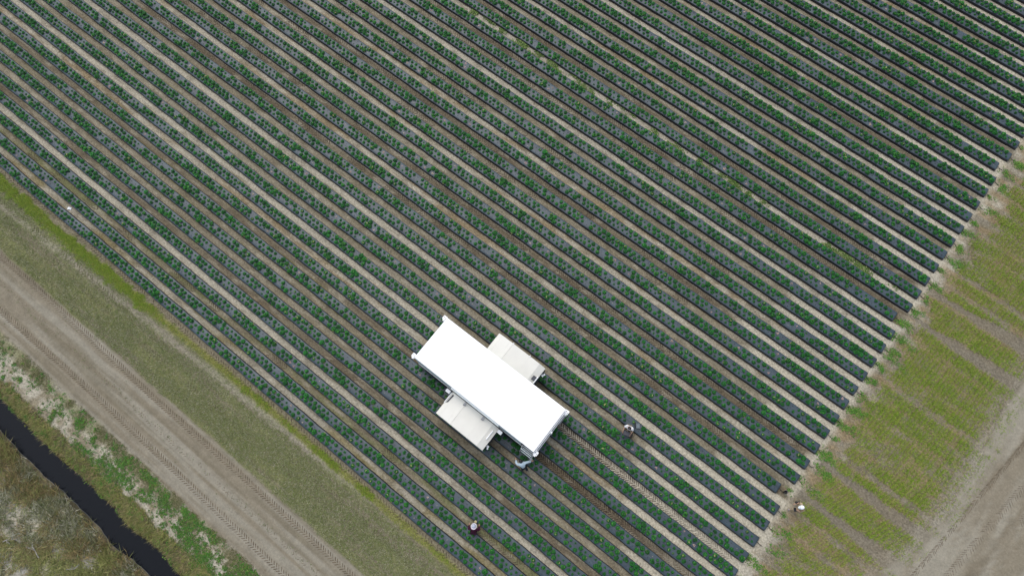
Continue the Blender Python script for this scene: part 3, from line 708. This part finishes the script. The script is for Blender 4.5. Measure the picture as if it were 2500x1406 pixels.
put('lane_tyre_marks', [tread(lambda y: 21.45 + (y - 16.8) * .148, 10, 36, .32, .13, along='y', c=RB, prob=.85, lug=.03), tread(lambda y: 22.9 + (y - 16.8) * .16, 10, 36, .5, .2, along='y', c=(.185, .155, .115), prob=.35), tread(lambda y: 24.0 + (y - 16.8) * .17, 8, 36, .5, .2, along='y', c=(.185, .155, .115), prob=.25)], 'tyre tread marks running along the sandy lane', 'tyre marks', M_soil)

# ------------------------------------------------------------------ harvester
H = empty('harvester', (-6.55, 9.75, 0)); HO = Vector(H.location)
tag(H, 'large white boxy harvesting machine with a wing on each side, straddling the beds', 'harvester')
def hb(name, mb, mat, parent=None, bevel=0.0, smooth=False):
    o = mb.build(name, mat, parent or H, bevel, smooth)
    if parent is None: o.location = -HO
    return o
X0, X1, Y0, Y1, ZR = -11.48, -1.70, 8.07, 11.43, 3.0
mb = MB(); mb.box(X0, X1, Y0, Y1, ZR - .10, ZR); roof = hb('roof', mb, M_white, bevel=.02)
mb = MB(); mb.box(X0 + .04, X1 - .04, Y0 + .06, Y1 - .06, ZR - .2, ZR - .101); hb('roof_frame', mb, M_grey)
mb = MB(); mb.box(-10.9, -2.4, 8.75, 10.75, .95, 2.78); hb('body', mb, M_creamw, bevel=.03)
for (a, b, m_) in [(X0 + .05, -8.35, M_bluegrey), (-4.45, X1 - 1.0, M_bluegrey)]:
    mb = MB(); mb.box(a, b, Y0 - .035, Y0 + .03, 1.0, ZR - .22); sp = hb('side_panel', mb, m_)
    mb = MB(); mb.box(a, b, Y0 - .055, Y0 - .036, 1.0, 1.16); hb('side_rail', mb, M_white)
mb = MB(); mb.box(-8.345, -4.455, Y0 - .10, Y0 + .03, 1.95, ZR - .16); hb('wing_housing', mb, M_pblue, bevel=.015)
for xx in (-7.9, -7.25, -6.2, -5.4, -4.8):
    mb = MB(); mb.box(xx - .05, xx + .05, Y0 - .125, Y0 - .101, ZR - .62, ZR - .22); hb('bracket', mb, M_bluegrey)
mb = MB(); mb.box(X0 + .05, X1 - .05, Y1 - .03, Y1 + .02, 1.0, ZR - .22); hb('side_panel', mb, M_bluegrey)
mb = MB(); mb.box(X0 - .02, X0 + .04, Y0 + .2, Y1 - .2, 1.0, ZR - .22); hb('end_panel', mb, M_bluegrey)
# south east end frame
mb = MB(); mb.box(X1 + .02, X1 + .08, Y0 + .12, Y1 - .1, ZR - .34, ZR - .14); hb('end_beam', mb, M_white, bevel=.01)
mb = MB(); mb.box(X1 - .06, X1 + .015, Y0 + .15, Y1 - .15, ZR - .5, ZR - .21); hb('end_panel', mb, M_grey)
mb = MB(); mb.box(X1 + .09, X1 + .15, Y0 + .12, Y1 - .1, 2.0, 2.10); hb('end_beam', mb, M_white, bevel=.01)
mb = MB(); mb.box(X1 + .05, X1 + .19, 9.68, 9.80, 1.98, 2.78); hb('end_bracket', mb, M_white, bevel=.01)
for (cx, cy_) in [(-11.66, 11.36), (-11.64, 8.17), (-1.56, 11.36), (-1.55, 8.13)]:
    mb = MB(); mb.box(cx - .15, cx + .13, cy_ - .14, cy_ + .14, 2.55, 2.72); mb.box(cx - .07, cx + .07, cy_ - .22, cy_ - .1, 2.45, 2.68)
    f = hb('corner_fitting', mb, M_white, bevel=.015)
    mb = MB()
    for (hx, hy) in ((-.06, .03), (.06, -.04)): mb.lathe([(.001, 2.735), (.034, 2.735), (.034, 2.722)], 10, (cx + hx, cy_ + hy, 0))
    o = mb.build('bolt_hole', M_grey, f)
    sx_ = 1 if cx < -6 else -1
    mb = MB(); mb.tube([(cx, cy_, .75), (cx, cy_, 2.55)], .07, 10); hb('corner_post', mb, M_white, smooth=False)
    wy = 8.275 if cy_ < 9.7 else 10.715; wxx = -10.6 if cx < -6 else -2.5
    mb = MB(); mb.box(min(cx, wxx) - .06, max(cx, wxx) + .06, min(cy_, wy) - .05, max(cy_, wy) + .05, .80, .93); hb('axle_arm', mb, M_grey)
    w = empty('wheel', (wxx, wy, .44)); w.parent = H; w.location = Vector((wxx, wy, .44)) - HO
    def wheel_lathe(prof, n=28):
        m = MB(); m.lathe(prof, n); m.v = [(x, z, y) for x, y, z in m.v]; return m
    ty = wheel_lathe([(.26, -.13), (.37, -.15), (.43, -.11), (.44, 0), (.43, .11), (.37, .15), (.26, .13), (.26, -.13)])
    for t_ in range(22):
        a_ = t_ / 22 * 2 * math.pi
        for s_ in (-1, 1):
            a2 = a_ + (math.pi / 22 if s_ > 0 else 0)
            P8 = []
            for rr in (.43, .465):
                for (aa, yy_) in ((a2 - .04, s_ * .015), (a2 + .04, s_ * .015), (a2 + .15, s_ * .14), (a2 + .07, s_ * .14)):
                    P8.append((rr * math.cos(aa), yy_, rr * math.sin(aa)))
            ty.hexa(P8)
    ty.build('tyre', M_rubber, w); rm = wheel_lathe([(.001, .06), (.10, .08), (.22, .05), (.258, .125), (.258, -.125), (.22, -.05), (.10, -.08), (.001, -.06)]); rm.build('rim', M_white, w, smooth=True)
# wings
def wing(s, yi, yo, z, name):
    """s=+1 north-east, -1 south-west; yi inner edge, yo outer edge"""
    w = empty(name, (0, 0, 0)); w.parent = H; w.location = -HO
    ylo, yhi = min(yi, yo), max(yi, yo)
    segs = [(-8.27, -7.98, z - .16, z - .05, M_cream), (-7.977, -7.06, z - .05, z + .02, M_creamw), (-7.057, -5.68, z + .0, z - .01, M_cream), (-5.677, -4.86, z - .01, z - .03, M_cream), (-4.857, -4.40, z - .03, z - .22, M_cream)]  # second segment's tone from facing the light is put into its colour
    for (a, b, za, zb, m_) in segs:
        mb = MB(); mb.hexa([(a, ylo, za - .05), (b, ylo, zb - .05), (b, yhi, zb - .05), (a, yhi, za - .05), (a, ylo, za), (b, ylo, zb), (b, yhi, zb), (a, yhi, za)])
        o = mb.build('roof_panel', m_, w)
    mb = MB()
    for xx in (-7.058, -5.678): mb.box(xx - .02, xx + .02, yo - .035 * s - .02, yo + .035 * s + .02, z - .1, z + .045)
    mb.build('roof_clip', M_white, w)
    mb = MB(); mb.box(-7.35, -7.18, yo - s * .55 if s > 0 else yo + .05, yo - .05 if s > 0 else yo + .55, z - .03, z + .004); mb.build('roof_strip', M_cream, w)
    # walls
    mb = MB(); mb.box(-8.2, -4.45, yo - (.04 if s > 0 else 0) - .0, yo + (.04 if s < 0 else 0), .75, z - .24); mb.build('outer_wall', M_creamw, w)
    mb = MB(); mb.box(-8.24, -8.2, ylo + .05, yhi, .75, z - .24); mb.build('end_wall', M_creamw, w)
    mb = MB(); mb.box(-4.45, -4.41, ylo + .05, yhi, .65, z - .3); mb.build('end_wall', M_dark, w)
    mb = MB(); mb.box(-8.19, -4.46, ylo + .06, yhi - .06, .60, .745); mb.build('picking_deck', M_grey, w)
    mb = MB(); mb.box(-4.40, -4.24, yo - s * .42 - .07, yo - s * .42 + .07, z - .75, z - .62); mb.box(-4.30, -4.20, yo - s * .3 - .05, yo - s * .3 + .05, z - .72, z - .6); mb.build('latch', M_white, w, bevel=.01)
    for xx in (-8.05, -4.6):
        mb = MB(); mb.box(xx - .05, xx + .05, (ylo + yhi) / 2 - .05, (ylo + yhi) / 2 + .05, .3, .62); mb.tube([(xx, (ylo + yhi) / 2 - .06, .2), (xx, (ylo + yhi) / 2 + .06, .2)], .18, 14); mb.build('guide_wheel', M_rubber, w)
    return w
wn_ = wing(1, 11.47, 12.86, 2.22, 'picking_wing')
mb = MB(); mb.box(-4.72, -4.46, 11.72, 12.02, 2.10, 2.20); o = mb.build('vent', M_dark, wn_)
mb = MB(); mb.box(-4.46, -4.40, 11.6, 12.1, 2.0, 2.19); mb.build('vent_trim', M_white, wn_)
ws_ = wing(-1, 7.93, 6.20, 2.02, 'picking_wing')
mb = MB(); mb.box(-8.30, -8.26, 7.05, 7.86, 1.55, 1.93); mb.build('window_frame', M_white, ws_)
mb = MB()
mb.add([(-8.20, 7.12, 1.905), (-8.08, 7.22, 1.945), (-8.03, 7.80, 1.965), (-8.15, 7.80, 1.925)], [(0, 1, 2, 3)]); mb.build('slot', M_dark, ws_)
for xx in (-7.12, -5.62):
    mb = MB(); mb.box(xx - .06, xx + .06, 7.74, 7.90, 2.03, 2.10); mb.tube([(xx - .07, 7.70, 2.08), (xx + .07, 7.70, 2.08)], .03, 8); mb.tube([(xx + .1, 7.72, 2.05), (xx + .1, 7.98, 2.5)], .018, 6); mb.build('hinge', M_grey, ws_)
mb = MB(); mb.box(-4.66, -4.60, 6.9, 7.6, 1.92, 1.99); mb.build('handle_bar', M_white, ws_)
for xx in (-8.55, -4.22):
    mb = MB(); mb.box(xx - .16, xx + .16, 7.68, 7.90, 1.68, 1.92); hb('control_box', mb, M_white, bevel=.015)
# access steps by the south corner
st = empty('access_steps', (0, 0, 0)); st.parent = H; st.location = -HO
mb = MB()
for i in range(4): mb.box(-2.50, -1.72, 7.74 + i * .09, 7.81 + i * .09, .62 + i * .42, .66 + i * .42)
mb.build('tread', M_pblue, st)
for xx in (-2.54, -1.66):
    mb = MB(); mb.tube([(xx, 7.70, .40), (xx, 8.04, 2.2), (xx, 7.96, 2.5)], .03, 8); mb.build('handrail', M_white, st, smooth=True)
mb = MB(); mb.box(-2.52, -1.70, 7.80, 7.835, 1.6, 2.3); mb.build('guard', M_pblue, st)
mb = MB(); mb.box(-1.70, -1.54, 7.66, 7.80, 1.05, 1.3); mb.tube([(-1.62, 7.62, 1.2), (-1.62, 7.62, 1.75)], .03, 8); mb.build('valve_block', M_grey, st)

# ------------------------------------------------------------------ people
def skin_eval(name, verts, edges, mat, parent, sub=2):
    me = bpy.data.meshes.new(name + '_s'); me.from_pydata([v[:3] for v in verts], [], []); 
    me.edges.add(len(edges)); me.edges.foreach_set('vertices', np.array(edges, np.int32).ravel()); me.update()
    ob = bpy.data.objects.new(name + '_s', me); col.objects.link(ob)
    sm = ob.modifiers.new('skin', 'SKIN')
    for i, v in enumerate(verts):
        d = me.skin_vertices[0].data[i]; r = v[3]; d.radius = (r, v[4] if len(v) > 4 else r)
        d.use_root = (i == 0)
    ob.modifiers.new('sub', 'SUBSURF').levels = sub
    dg = bpy.context.evaluated_depsgraph_get()
    out = bpy.data.meshes.new_from_object(ob.evaluated_get(dg)); out.name = name
    bpy.data.objects.remove(ob); 
    out.materials.clear()
    out.polygons.foreach_set('use_smooth', np.ones(len(out.polygons), bool))
    return link(name, out, mat, parent)
SKIN = simple('skin', (0.42, 0.25, 0.17), 0.6, var=.08); SKIN2 = simple('skin_dark', (0.30, 0.17, 0.11), 0.6, var=.08)
HAIR = simple('dark_hair', (0.012, 0.010, 0.011), 0.6)
def cloth(name, c): return simple(name, c, 0.9, 0.1, var=.18, scale=9, bump=.3)
def person(loc, rz, label, P, shirt, trousers, shoes, skin, sleeve='short', head='hair', extra=None):
    """P: joint dict in local space, facing +y, z up"""
    root = empty('person', loc, rz); tag(root, label, 'person')
    J = {k: np.array(v, float) for k, v in P.items()}
    mid = lambda a, b, t=.5: J[a] * (1 - t) + J[b] * t
    verts = []; edges = []; ix = {}
    def v(n, p, r, r2=None): ix[n] = len(verts); verts.append((*p, r, r2 or r)); return ix[n]
    def e(*ns):
        for a, b in zip(ns, ns[1:]): edges.append((ix[a], ix[b]))
    v('pelvis', J['pelvis'], .13, .11); v('waist', mid('pelvis', 'chest', .45), .125, .10); v('chest', J['chest'], .15, .12); v('neck', J['neck'], .055); v('jaw', mid('neck', 'head', .5) + J['face'] * .03, .068); v('head', J['head'], .098); v('crown', J['head'] + (J['head'] - J['neck']) / np.linalg.norm(J['head'] - J['neck']) * .07, .075)
    v('nose', J['head'] + J['face'] * .115 - np.array([0, 0, .02]), .014)
    e('pelvis', 'waist', 'chest', 'neck', 'jaw', 'head', 'crown'); e('head', 'nose')
    for s in ('l', 'r'):
        v('sh' + s, J['sh' + s], .062); v('el' + s, J['el' + s], .045); v('fa' + s, mid('el' + s, 'wr' + s, .35), .043); v('wr' + s, J['wr' + s], .028)
        dr = J['wr' + s] - J['el' + s]; dr = dr / np.linalg.norm(dr); side = np.cross(dr, [0, 0, 1.0]); side = side / (np.linalg.norm(side) + 1e-6); dn = np.cross(side, dr)
        v('pm' + s, J['wr' + s] + dr * .06, .036, .018); e('chest', 'sh' + s, 'el' + s, 'fa' + s, 'wr' + s, 'pm' + s)
        for q, (off, ln) in enumerate([(-.030, .065), (-.010, .078), (.011, .072), (.031, .055)]):
            b_ = J['wr' + s] + dr * .095 + side * off
            v('f%d%s' % (q, s), b_, .0095); v('g%d%s' % (q, s), b_ + dr * ln * .55 + dn * .012, .0088); v('h%d%s' % (q, s), b_ + dr * ln * .85 + dn * .035, .0075)
            e('pm' + s, 'f%d%s' % (q, s), 'g%d%s' % (q, s), 'h%d%s' % (q, s))
        sg = -1 if s == 'l' else 1
        b_ = J['wr' + s] + dr * .04 + side * sg * .035
        v('t0' + s, b_, .012); v('t1' + s, b_ + dr * .035 + side * sg * .03 + dn * .015, .010); e('pm' + s, 't0' + s, 't1' + s)
        v('hp' + s, J['hp' + s], .092); v('kn' + s, J['kn' + s], .062); v('cf' + s, mid('kn' + s, 'an' + s, .35), .058); v('an' + s, J['an' + s], .04); v('to' + s, J['to' + s], .036); e('pelvis', 'hp' + s, 'kn' + s, 'cf' + s, 'an' + s, 'to' + s)
    body = skin_eval('body', verts, edges, skin, root)
    # clothes follow the same joints
    def garment(name, names, eds, grow, mat, over=None):
        vv = []; m = {}
        for n in names:
            m[n] = len(vv); a = list(verts[ix[n]]); a[3] += grow; a[4] += grow
            if over and n in over: a[0], a[1], a[2] = over[n]
            vv.append(tuple(a))
        return skin_eval(name, vv, [(m[a], m[b]) for a, b in eds], mat, root)
    v('collar', mid('chest', 'neck', .62), .10)
    nm = ['pelvis', 'waist', 'chest', 'collar', 'shl', 'ell', 'shr', 'elr']; ed = [('pelvis', 'waist'), ('waist', 'chest'), ('chest', 'collar'), ('chest', 'shl'), ('shl', 'ell'), ('chest', 'shr'), ('shr', 'elr')]
    ov = None
    if sleeve == 'long':
        nm += ['wrl', 'wrr', 'fal', 'far']; ed += [('ell', 'fal'), ('fal', 'wrl'), ('elr', 'far'), ('far', 'wrr')]
    else:
        ov = {'ell': mid('shl', 'ell', .75), 'elr': mid('shr', 'elr', .75)}
    garment('shirt', nm, ed, .036, shirt, ov)
    garment('trousers', ['pelvis', 'hpl', 'knl', 'cfl', 'anl', 'hpr', 'knr', 'cfr', 'anr'], [('pelvis', 'hpl'), ('hpl', 'knl'), ('knl', 'cfl'), ('cfl', 'anl'), ('pelvis', 'hpr'), ('hpr', 'knr'), ('knr', 'cfr'), ('cfr', 'anr')], .034, trousers)
    for s in ('l', 'r'):
        a, t = J['an' + s], J['to' + s]; d = t - a
        skin_eval('shoe', [(*(a + [0, 0, -.01]), .055, .05), (*(a + d * .5 + [0, 0, -.01]), .052, .045), (*(t + d * .15), .046, .038)], [(0, 1), (1, 2)], shoes, root)
    upv = (J['head'] - J['neck']); upv /= np.linalg.norm(upv); f = J['face'] / np.linalg.norm(J['face']); f = f - upv * (f @ upv); f /= np.linalg.norm(f); sd_ = np.cross(f, upv)
    mat3 = Matrix(((sd_[0], f[0], upv[0], J['head'][0]), (sd_[1], f[1], upv[1], J['head'][1]), (sd_[2], f[2], upv[2], J['head'][2]), (0, 0, 0, 1)))
    def onhead(mb, name, mat, smooth=True):
        mb.v = [tuple(mat3 @ Vector(p)) for p in mb.v]; return mb.build(name, mat, root, smooth=smooth)
    for sgn in (-1, 1):
        mb = MB(); mb.lathe([(.001, -.012), (.010, -.006), (.012, 0), (.010, .006), (.001, .012)], 8, (sgn * .036, .094, .0)); onhead(mb, 'eye', HAIR)
        mb = MB(); mb.lathe([(.001, -.03), (.014, -.018), (.018, 0), (.016, .02), (.001, .03)], 8, (sgn * .104, .0, -.005)); onhead(mb, 'ear', skin)
    cap = [(.118, -.03), (.122, .02), (.115, .07), (.09, .115), (.05, .14), (.001, .148)]
    def ell(mb, fy=1.15): mb.v = [(x, y * fy - .012, z) for x, y, z in mb.v]
    if head in ('hair', 'hairband'):
        mb = MB(); mb.lathe([(.112, -.06)] + cap, 18); ell(mb); mb.v = [(x, y - (.05 if y > .06 and z < .03 else 0), z) for x, y, z in mb.v]; onhead(mb, 'hair', HAIR)
        if head == 'hairband':
            mb = MB(); mb.tube([(-.13 * math.cos(t), .02, .16 * math.sin(t)) for t in np.linspace(.05, math.pi - .05, 12)], .014, 6); onhead(mb, 'headband', simple('pale_band', (.6, .55, .6), .6))
    else:
        mb = MB(); mb.lathe([(r_ + .008, z_ + .006) for r_, z_ in cap], 20); ell(mb)
        hm = head[1]
        onhead(mb, 'hat', hm)
        if head[0] == 'cap':
            mb = MB(); n_b = 9; V_ = []
            for i in range(n_b):
                t = math.pi * (.15 + .7 * i / (n_b - 1)); V_.append((.12 * math.cos(t), .125 * math.sin(t), .0)); V_.append((.12 * math.cos(t), .125 * math.sin(t) + .09 * math.sin(t), -.012))
            V2 = V_ + [(x, y, z - .008) for x, y, z in V_]; o2 = len(V_)
            F_ = [(2 * i, 2 * i + 2, 2 * i + 3, 2 * i + 1) for i in range(n_b - 1)] + [(o2 + 2 * i + 1, o2 + 2 * i + 3, o2 + 2 * i + 2, o2 + 2 * i) for i in range(n_b - 1)] + [(2 * i + 1, 2 * i + 3, o2 + 2 * i + 3, o2 + 2 * i + 1) for i in range(n_b - 1)]
            mb.add(V2, F_); onhead(mb, 'hat_brim', hm)
            mb = MB(); mb.box(-.035, .035, .06, .10, .118, .126); onhead(mb, 'hat_badge', simple('teal_badge', (.05, .35, .36), .6), False)
        else:
            mb = MB(); mb.lathe([(.115, .0), (.17, -.004), (.205, .008), (.205, .002), (.17, -.012), (.115, -.008)], 22); mb.v = [(x * .92, y * 1.22, z) for x, y, z in mb.v]; onhead(mb, 'hat_brim', simple('pale_brim', (.60, .55, .60), .85, var=.1))
    return root
STAND = dict(pelvis=(0, 0, .93), chest=(0, .02, 1.28), neck=(0, .03, 1.46), head=(0, .05, 1.60), face=(0, 1, 0), shl=(-.19, .01, 1.40), shr=(.19, .01, 1.40), ell=(-.26, .05, 1.13), elr=(.26, .05, 1.13), wrl=(-.24, .2, .92), wrr=(.24, .2, .92),
             hpl=(-.10, 0, .90), hpr=(.10, 0, .90), knl=(-.11, .03, .49), knr=(.11, .03, .49), anl=(-.11, -.02, .09), anr=(.11, -.02, .09), tol=(-.12, .14, .045), tor=(.12, .14, .045))
def pose(**k): d = dict(STAND); d.update(k); return d
def face_to(dx, dy): return math.atan2(-dx, dy)
M_wshirt = cloth('white_shirt', (.85, .85, .86)); M_bshirt = cloth('pale_blue_shirt', (.50, .60, .68)); M_khaki = cloth('khaki_cloth', (.40, .32, .21)); M_maroon = cloth('maroon_shirt', (.055, .012, .030))
M_navy = cloth('dark_trousers', (.02, .022, .03)); M_brown = cloth('brown_trousers', (.20, .14, .075)); M_shoe = simple('dark_shoe', (.02, .02, .022), .6); M_gshoe = simple('grey_shoe', (.26, .25, .27), .7)
M_whitecap = simple('white_cap', (.82, .86, .88), .8); M_greyhat = simple('grey_hat', (.42, .45, .54), .85, var=.1)
# picker in white, leaning over a dark tray
p1 = person((2.20, 13.22, 0), face_to(.22, -.97), 'person in a white t-shirt with dark hair leaning over a dark tray', pose(
    pelvis=(0, -.06, .92), chest=(0, -.05, 1.27), neck=(0, .03, 1.45), head=(0, .09, 1.57), face=(0, .75, -.6), shl=(-.20, -.03, 1.39), shr=(.20, -.03, 1.39), ell=(-.30, .06, 1.12), elr=(.30, .06, 1.12), wrl=(-.25, .32, 1.02), wrr=(.25, .32, 1.02),
    hpl=(-.10, -.10, .89), hpr=(.10, -.10, .89), knl=(-.13, .02, .49), knr=(.13, .02, .49), anl=(-.14, -.02, .09), anr=(.14, -.05, .09), tol=(-.17, .14, .045), tor=(.16, .12, .045)),
    M_wshirt, M_brown, simple('brown_boot', (.12, .08, .045), .7), SKIN, head='hairband')
def tray(name, loc, rz, L, W, D, mat, label, cat, lid=False):
    t = empty(name, loc, rz); tag(t, label, cat)
    mb = MB(); mb.box(-L / 2, L / 2, -W / 2, W / 2, 0, .012); mb.build('base', mat, t)
    for (a, b, c, d) in ((-L / 2, L / 2, -W / 2, -W / 2 + .012), (-L / 2, L / 2, W / 2 - .012, W / 2), (-L / 2, -L / 2 + .012, -W / 2 + .0121, W / 2 - .0121), (L / 2 - .012, L / 2, -W / 2 + .0121, W / 2 - .0121)):
        mb = MB(); mb.box(a, b, c, d, .0121, D); mb.build('side', mat, t)
    if lid:
        mb = MB(); mb.hexa([(-L / 2, W / 2 + .004, D), (L / 2, W / 2 + .004, D), (L / 2, W / 2 + .10, D + W * .8), (-L / 2, W / 2 + .10, D + W * .8), (-L / 2, W / 2 + .02, D), (L / 2, W / 2 + .02, D), (L / 2, W / 2 + .115, D + W * .8), (-L / 2, W / 2 + .115, D + W * .8)]); mb.build('lid', M_black, t)
        mb = MB(); mb.box(-L / 2 + .02, L / 2 - .02, -W / 2 + .02, W / 2 - .02, D * .6, D * .72); mb.build('tray_insert', simple('grey_plastic', (.13, .16, .18), .5), t)
    return t
fdir = face_to(.22, -.97)
def local(base, rz, p): 
    c, s = math.cos(rz), math.sin(rz); return (base[0] + p[0] * c - p[1] * s, base[1] + p[0] * s + p[1] * c, base[2] + p[2])
M_dgrey = simple('dark_grey_plastic', (.055, .055, .068), .5, var=.2)
t1_ = tray('picking_tray', local((2.20, 13.22, 0), fdir, (0, .35, .93)), fdir, .48, .32, .16, M_dgrey, 'dark grey tray held by the person in the white t-shirt', 'tray')
mb = MB(); mb.box(-.21, .21, -.13, .13, .09, .10); mb.build('insert', M_dgrey, t1_)
tray('black_crate', (2.50, 13.07, 0.02), .5, .42, .30, .22, M_black, 'open black crate standing in the furrow beside the person in white', 'crate')
tray('grey_case', (2.62, 13.86, BH + .02), 2.2, .34, .26, .10, simple('grey_case', (.16, .19, .21), .5), 'grey case with raised black lid on the bed behind the person in white', 'case', lid=True)
# operator by the machine steps
p2 = person((-1.66, 7.02, 0.03), face_to(-.88, .47), 'person in a pale blue shirt with dark hair reaching out to the harvester', pose(
    pelvis=(0, .06, .91), chest=(-.02, .26, 1.20), neck=(-.02, .38, 1.33), head=(-.02, .46, 1.42), face=(0, .7, -.6), shl=(-.19, .27, 1.28), shr=(.19, .25, 1.30), ell=(-.33, .42, 1.10), elr=(.41, .21, 1.26), wrl=(-.27, .66, 1.05), wrr=(.60, .18, 1.30),
    hpl=(-.10, .05, .88), hpr=(.10, .05, .88), knl=(-.12, .14, .48), knr=(.13, .0, .48), anl=(-.12, .08, .09), anr=(.14, -.2, .10), tol=(-.12, .24, .045), tor=(.15, -.05, .045)),
    M_bshirt, M_navy, M_shoe, SKIN, sleeve='long', head='hair')
# walker in khaki with a cap and shoulder bag
P3 = (13.53, 15.85, 0.0); a3 = face_to(-.75, -.66)
p3 = person(P3, a3, 'person in khaki clothes and white cap walking past the bed ends', pose(
    pelvis=(0, 0, .93), chest=(0, .03, 1.27), neck=(0, .06, 1.45), head=(0, .10, 1.58), face=(0, .95, -.3), ell=(-.27, .05, 1.13), elr=(.27, .02, 1.13), wrl=(-.12, .27, 1.06), wrr=(.22, .24, 1.02),
    knl=(-.11, .20, .52), anl=(-.12, .28, .10), tol=(-.12, .44, .06), knr=(.11, -.02, .49), anr=(.12, -.24, .12), tor=(.12, -.10, .045)),
    M_khaki, M_khaki, M_gshoe, SKIN, head=('cap', M_whitecap))
bag = empty('shoulder_bag', local(P3, a3, (.30, .10, .86)), a3); tag(bag, 'small black bag hanging on a strap from the person in khaki', 'bag')
mb = MB(); mb.box(-.07, .07, -.14, .14, 0, .24); mb.build('pouch', M_black, bag, bevel=.03)
mb = MB(); mb.tube([(-.02, -.1, .22), (-.08, -.13, .42), (-.26, -.10, .60), (-.44, -.04, .61), (-.38, .10, .52), (-.15, .12, .36), (-.02, .1, .22)], .013, 6); mb.build('strap', M_black, bag, smooth=True)
tb = empty('handheld_device', local(P3, a3, (-.12, .36, 1.06)), a3); tag(tb, 'small black handheld device carried by the person in khaki', 'device')
mb = MB(); mb.box(-.12, .12, -.08, .08, 0, .03); mb.build('case', M_black, tb, bevel=.01)
mb = MB(); mb.box(-.10, .10, -.06, .06, .0305, .033); mb.build('screen', simple('screen_glass', (.01, .01, .012), .15), tb)
# picker in a wide hat and maroon shirt
p4 = person((-1.83, 2.06, 0), face_to(-.50, .86), 'person in a maroon shirt and wide grey hat stooping between two beds', pose(
    pelvis=(0, -.14, .84), chest=(0, .06, 1.12), neck=(0, .16, 1.25), head=(0, .23, 1.34), face=(0, .85, -.5), shl=(-.20, .08, 1.20), shr=(.20, .08, 1.20), ell=(-.33, .02, .98), elr=(.33, .04, .98), wrl=(-.33, .25, .88), wrr=(.30, .27, .88),
    hpl=(-.10, -.14, .81), hpr=(.10, -.14, .81), knl=(-.11, .16, .48), knr=(.11, .10, .48), anl=(-.10, -.02, .09), anr=(.10, -.08, .09), tol=(-.11, .16, .045), tor=(.11, .10, .045)),
    M_maroon, cloth('maroon_trousers', (.04, .014, .03)), M_shoe, SKIN2, sleeve='long', head=('wide', M_greyhat))
bk_ = empty('punnet', local((-1.83, 2.06, 0), face_to(-.50, .86), (.02, .50, .60)), .3); tag(bk_, 'small pale punnet in front of the person in the wide hat', 'punnet')
mb = MB(); mb.lathe([(.001, 0), (.06, 0), (.085, .09), (.078, .09), (.055, .01), (.001, .01)], 14); mb.build('cup', simple('pale_card', (.55, .48, .26), .7), bk_, smooth=False)
mb = MB(); mb.lathe([(.001, .105), (.045, .10), (.074, .085), (.074, .04), (.001, .04)], 12); mb.build('fruit', simple('straw_fruit', (.42, .36, .18), .7), bk_)

# ------------------------------------------------------------------ small things
b = empty('bucket', (12.55, 16.27, 0.0)); tag(b, 'small round black bucket in the weeds at the bed end', 'bucket')
mb = MB(); mb.lathe([(.001, .01), (.085, .01), (.11, .22), (.118, .225), (.118, .235), (.104, .235), (.08, .03), (.001, .03)], 18); mb.build('pail', M_black, b, smooth=True)
mb = MB(); mb.tube([(-.115, 0, .225), (-.08, .09, .24), (0, .135, .245), (.08, .09, .24), (.115, 0, .225)], .005, 5); mb.build('handle', M_grey, b)
l = empty('litter', (-40.05, 0.93, .02), .5); tag(l, 'scrap of white folded paper lying in the furrow by the first bed', 'litter')
mb = MB(); mb.add([(-.15, -.09, .02), (0, -.10, .10), (0, .10, .11), (-.15, .09, .02), (.15, -.08, .01), (.15, .10, .03)], [(0, 1, 2, 3), (1, 4, 5, 2)]); o = mb.build('sheet', simple('white_paper', (.85, .86, .86), .8), l)
so = o.modifiers.new('thick', 'SOLIDIFY'); so.thickness = .006
dbr = random.Random(11)
for (x, y) in [(-22.8, -16.6), (-20.9, -16.0), (-25.4, -17.4), (-18.9, -15.1)]:
    mb = MB(); a = dbr.uniform(0, 6.28)
    def br(p, a, L, r, d):
        q = (p[0] + math.cos(a) * L, p[1] + math.sin(a) * L, p[2] + dbr.uniform(-.02, .12)); m_ = ((p[0] + q[0]) / 2 + dbr.uniform(-.05, .05), (p[1] + q[1]) / 2 + dbr.uniform(-.05, .05), (p[2] + q[2]) / 2 + .04)
        mb.tube([p, m_, q], [r, r * .8, r * .5], 5)
        if d:
            for _ in range(3): br(m_ if dbr.random() < .4 else q, a + dbr.uniform(-.9, .9), L * dbr.uniform(.45, .75), r * .55, d - 1)
    br((0, 0, .18), a, .55, .03, 2)
    o = mb.build('dead_branch', simple('bleached_wood', (.38, .36, .34), .85, var=.3), None); o.location = (x, y, float(ground_z(np.array([x]), np.array([y]))[0]))
    tag(o, 'bleached dead branch lying in the brush beyond the ditch', 'branch', 'dead branches beyond the ditch')
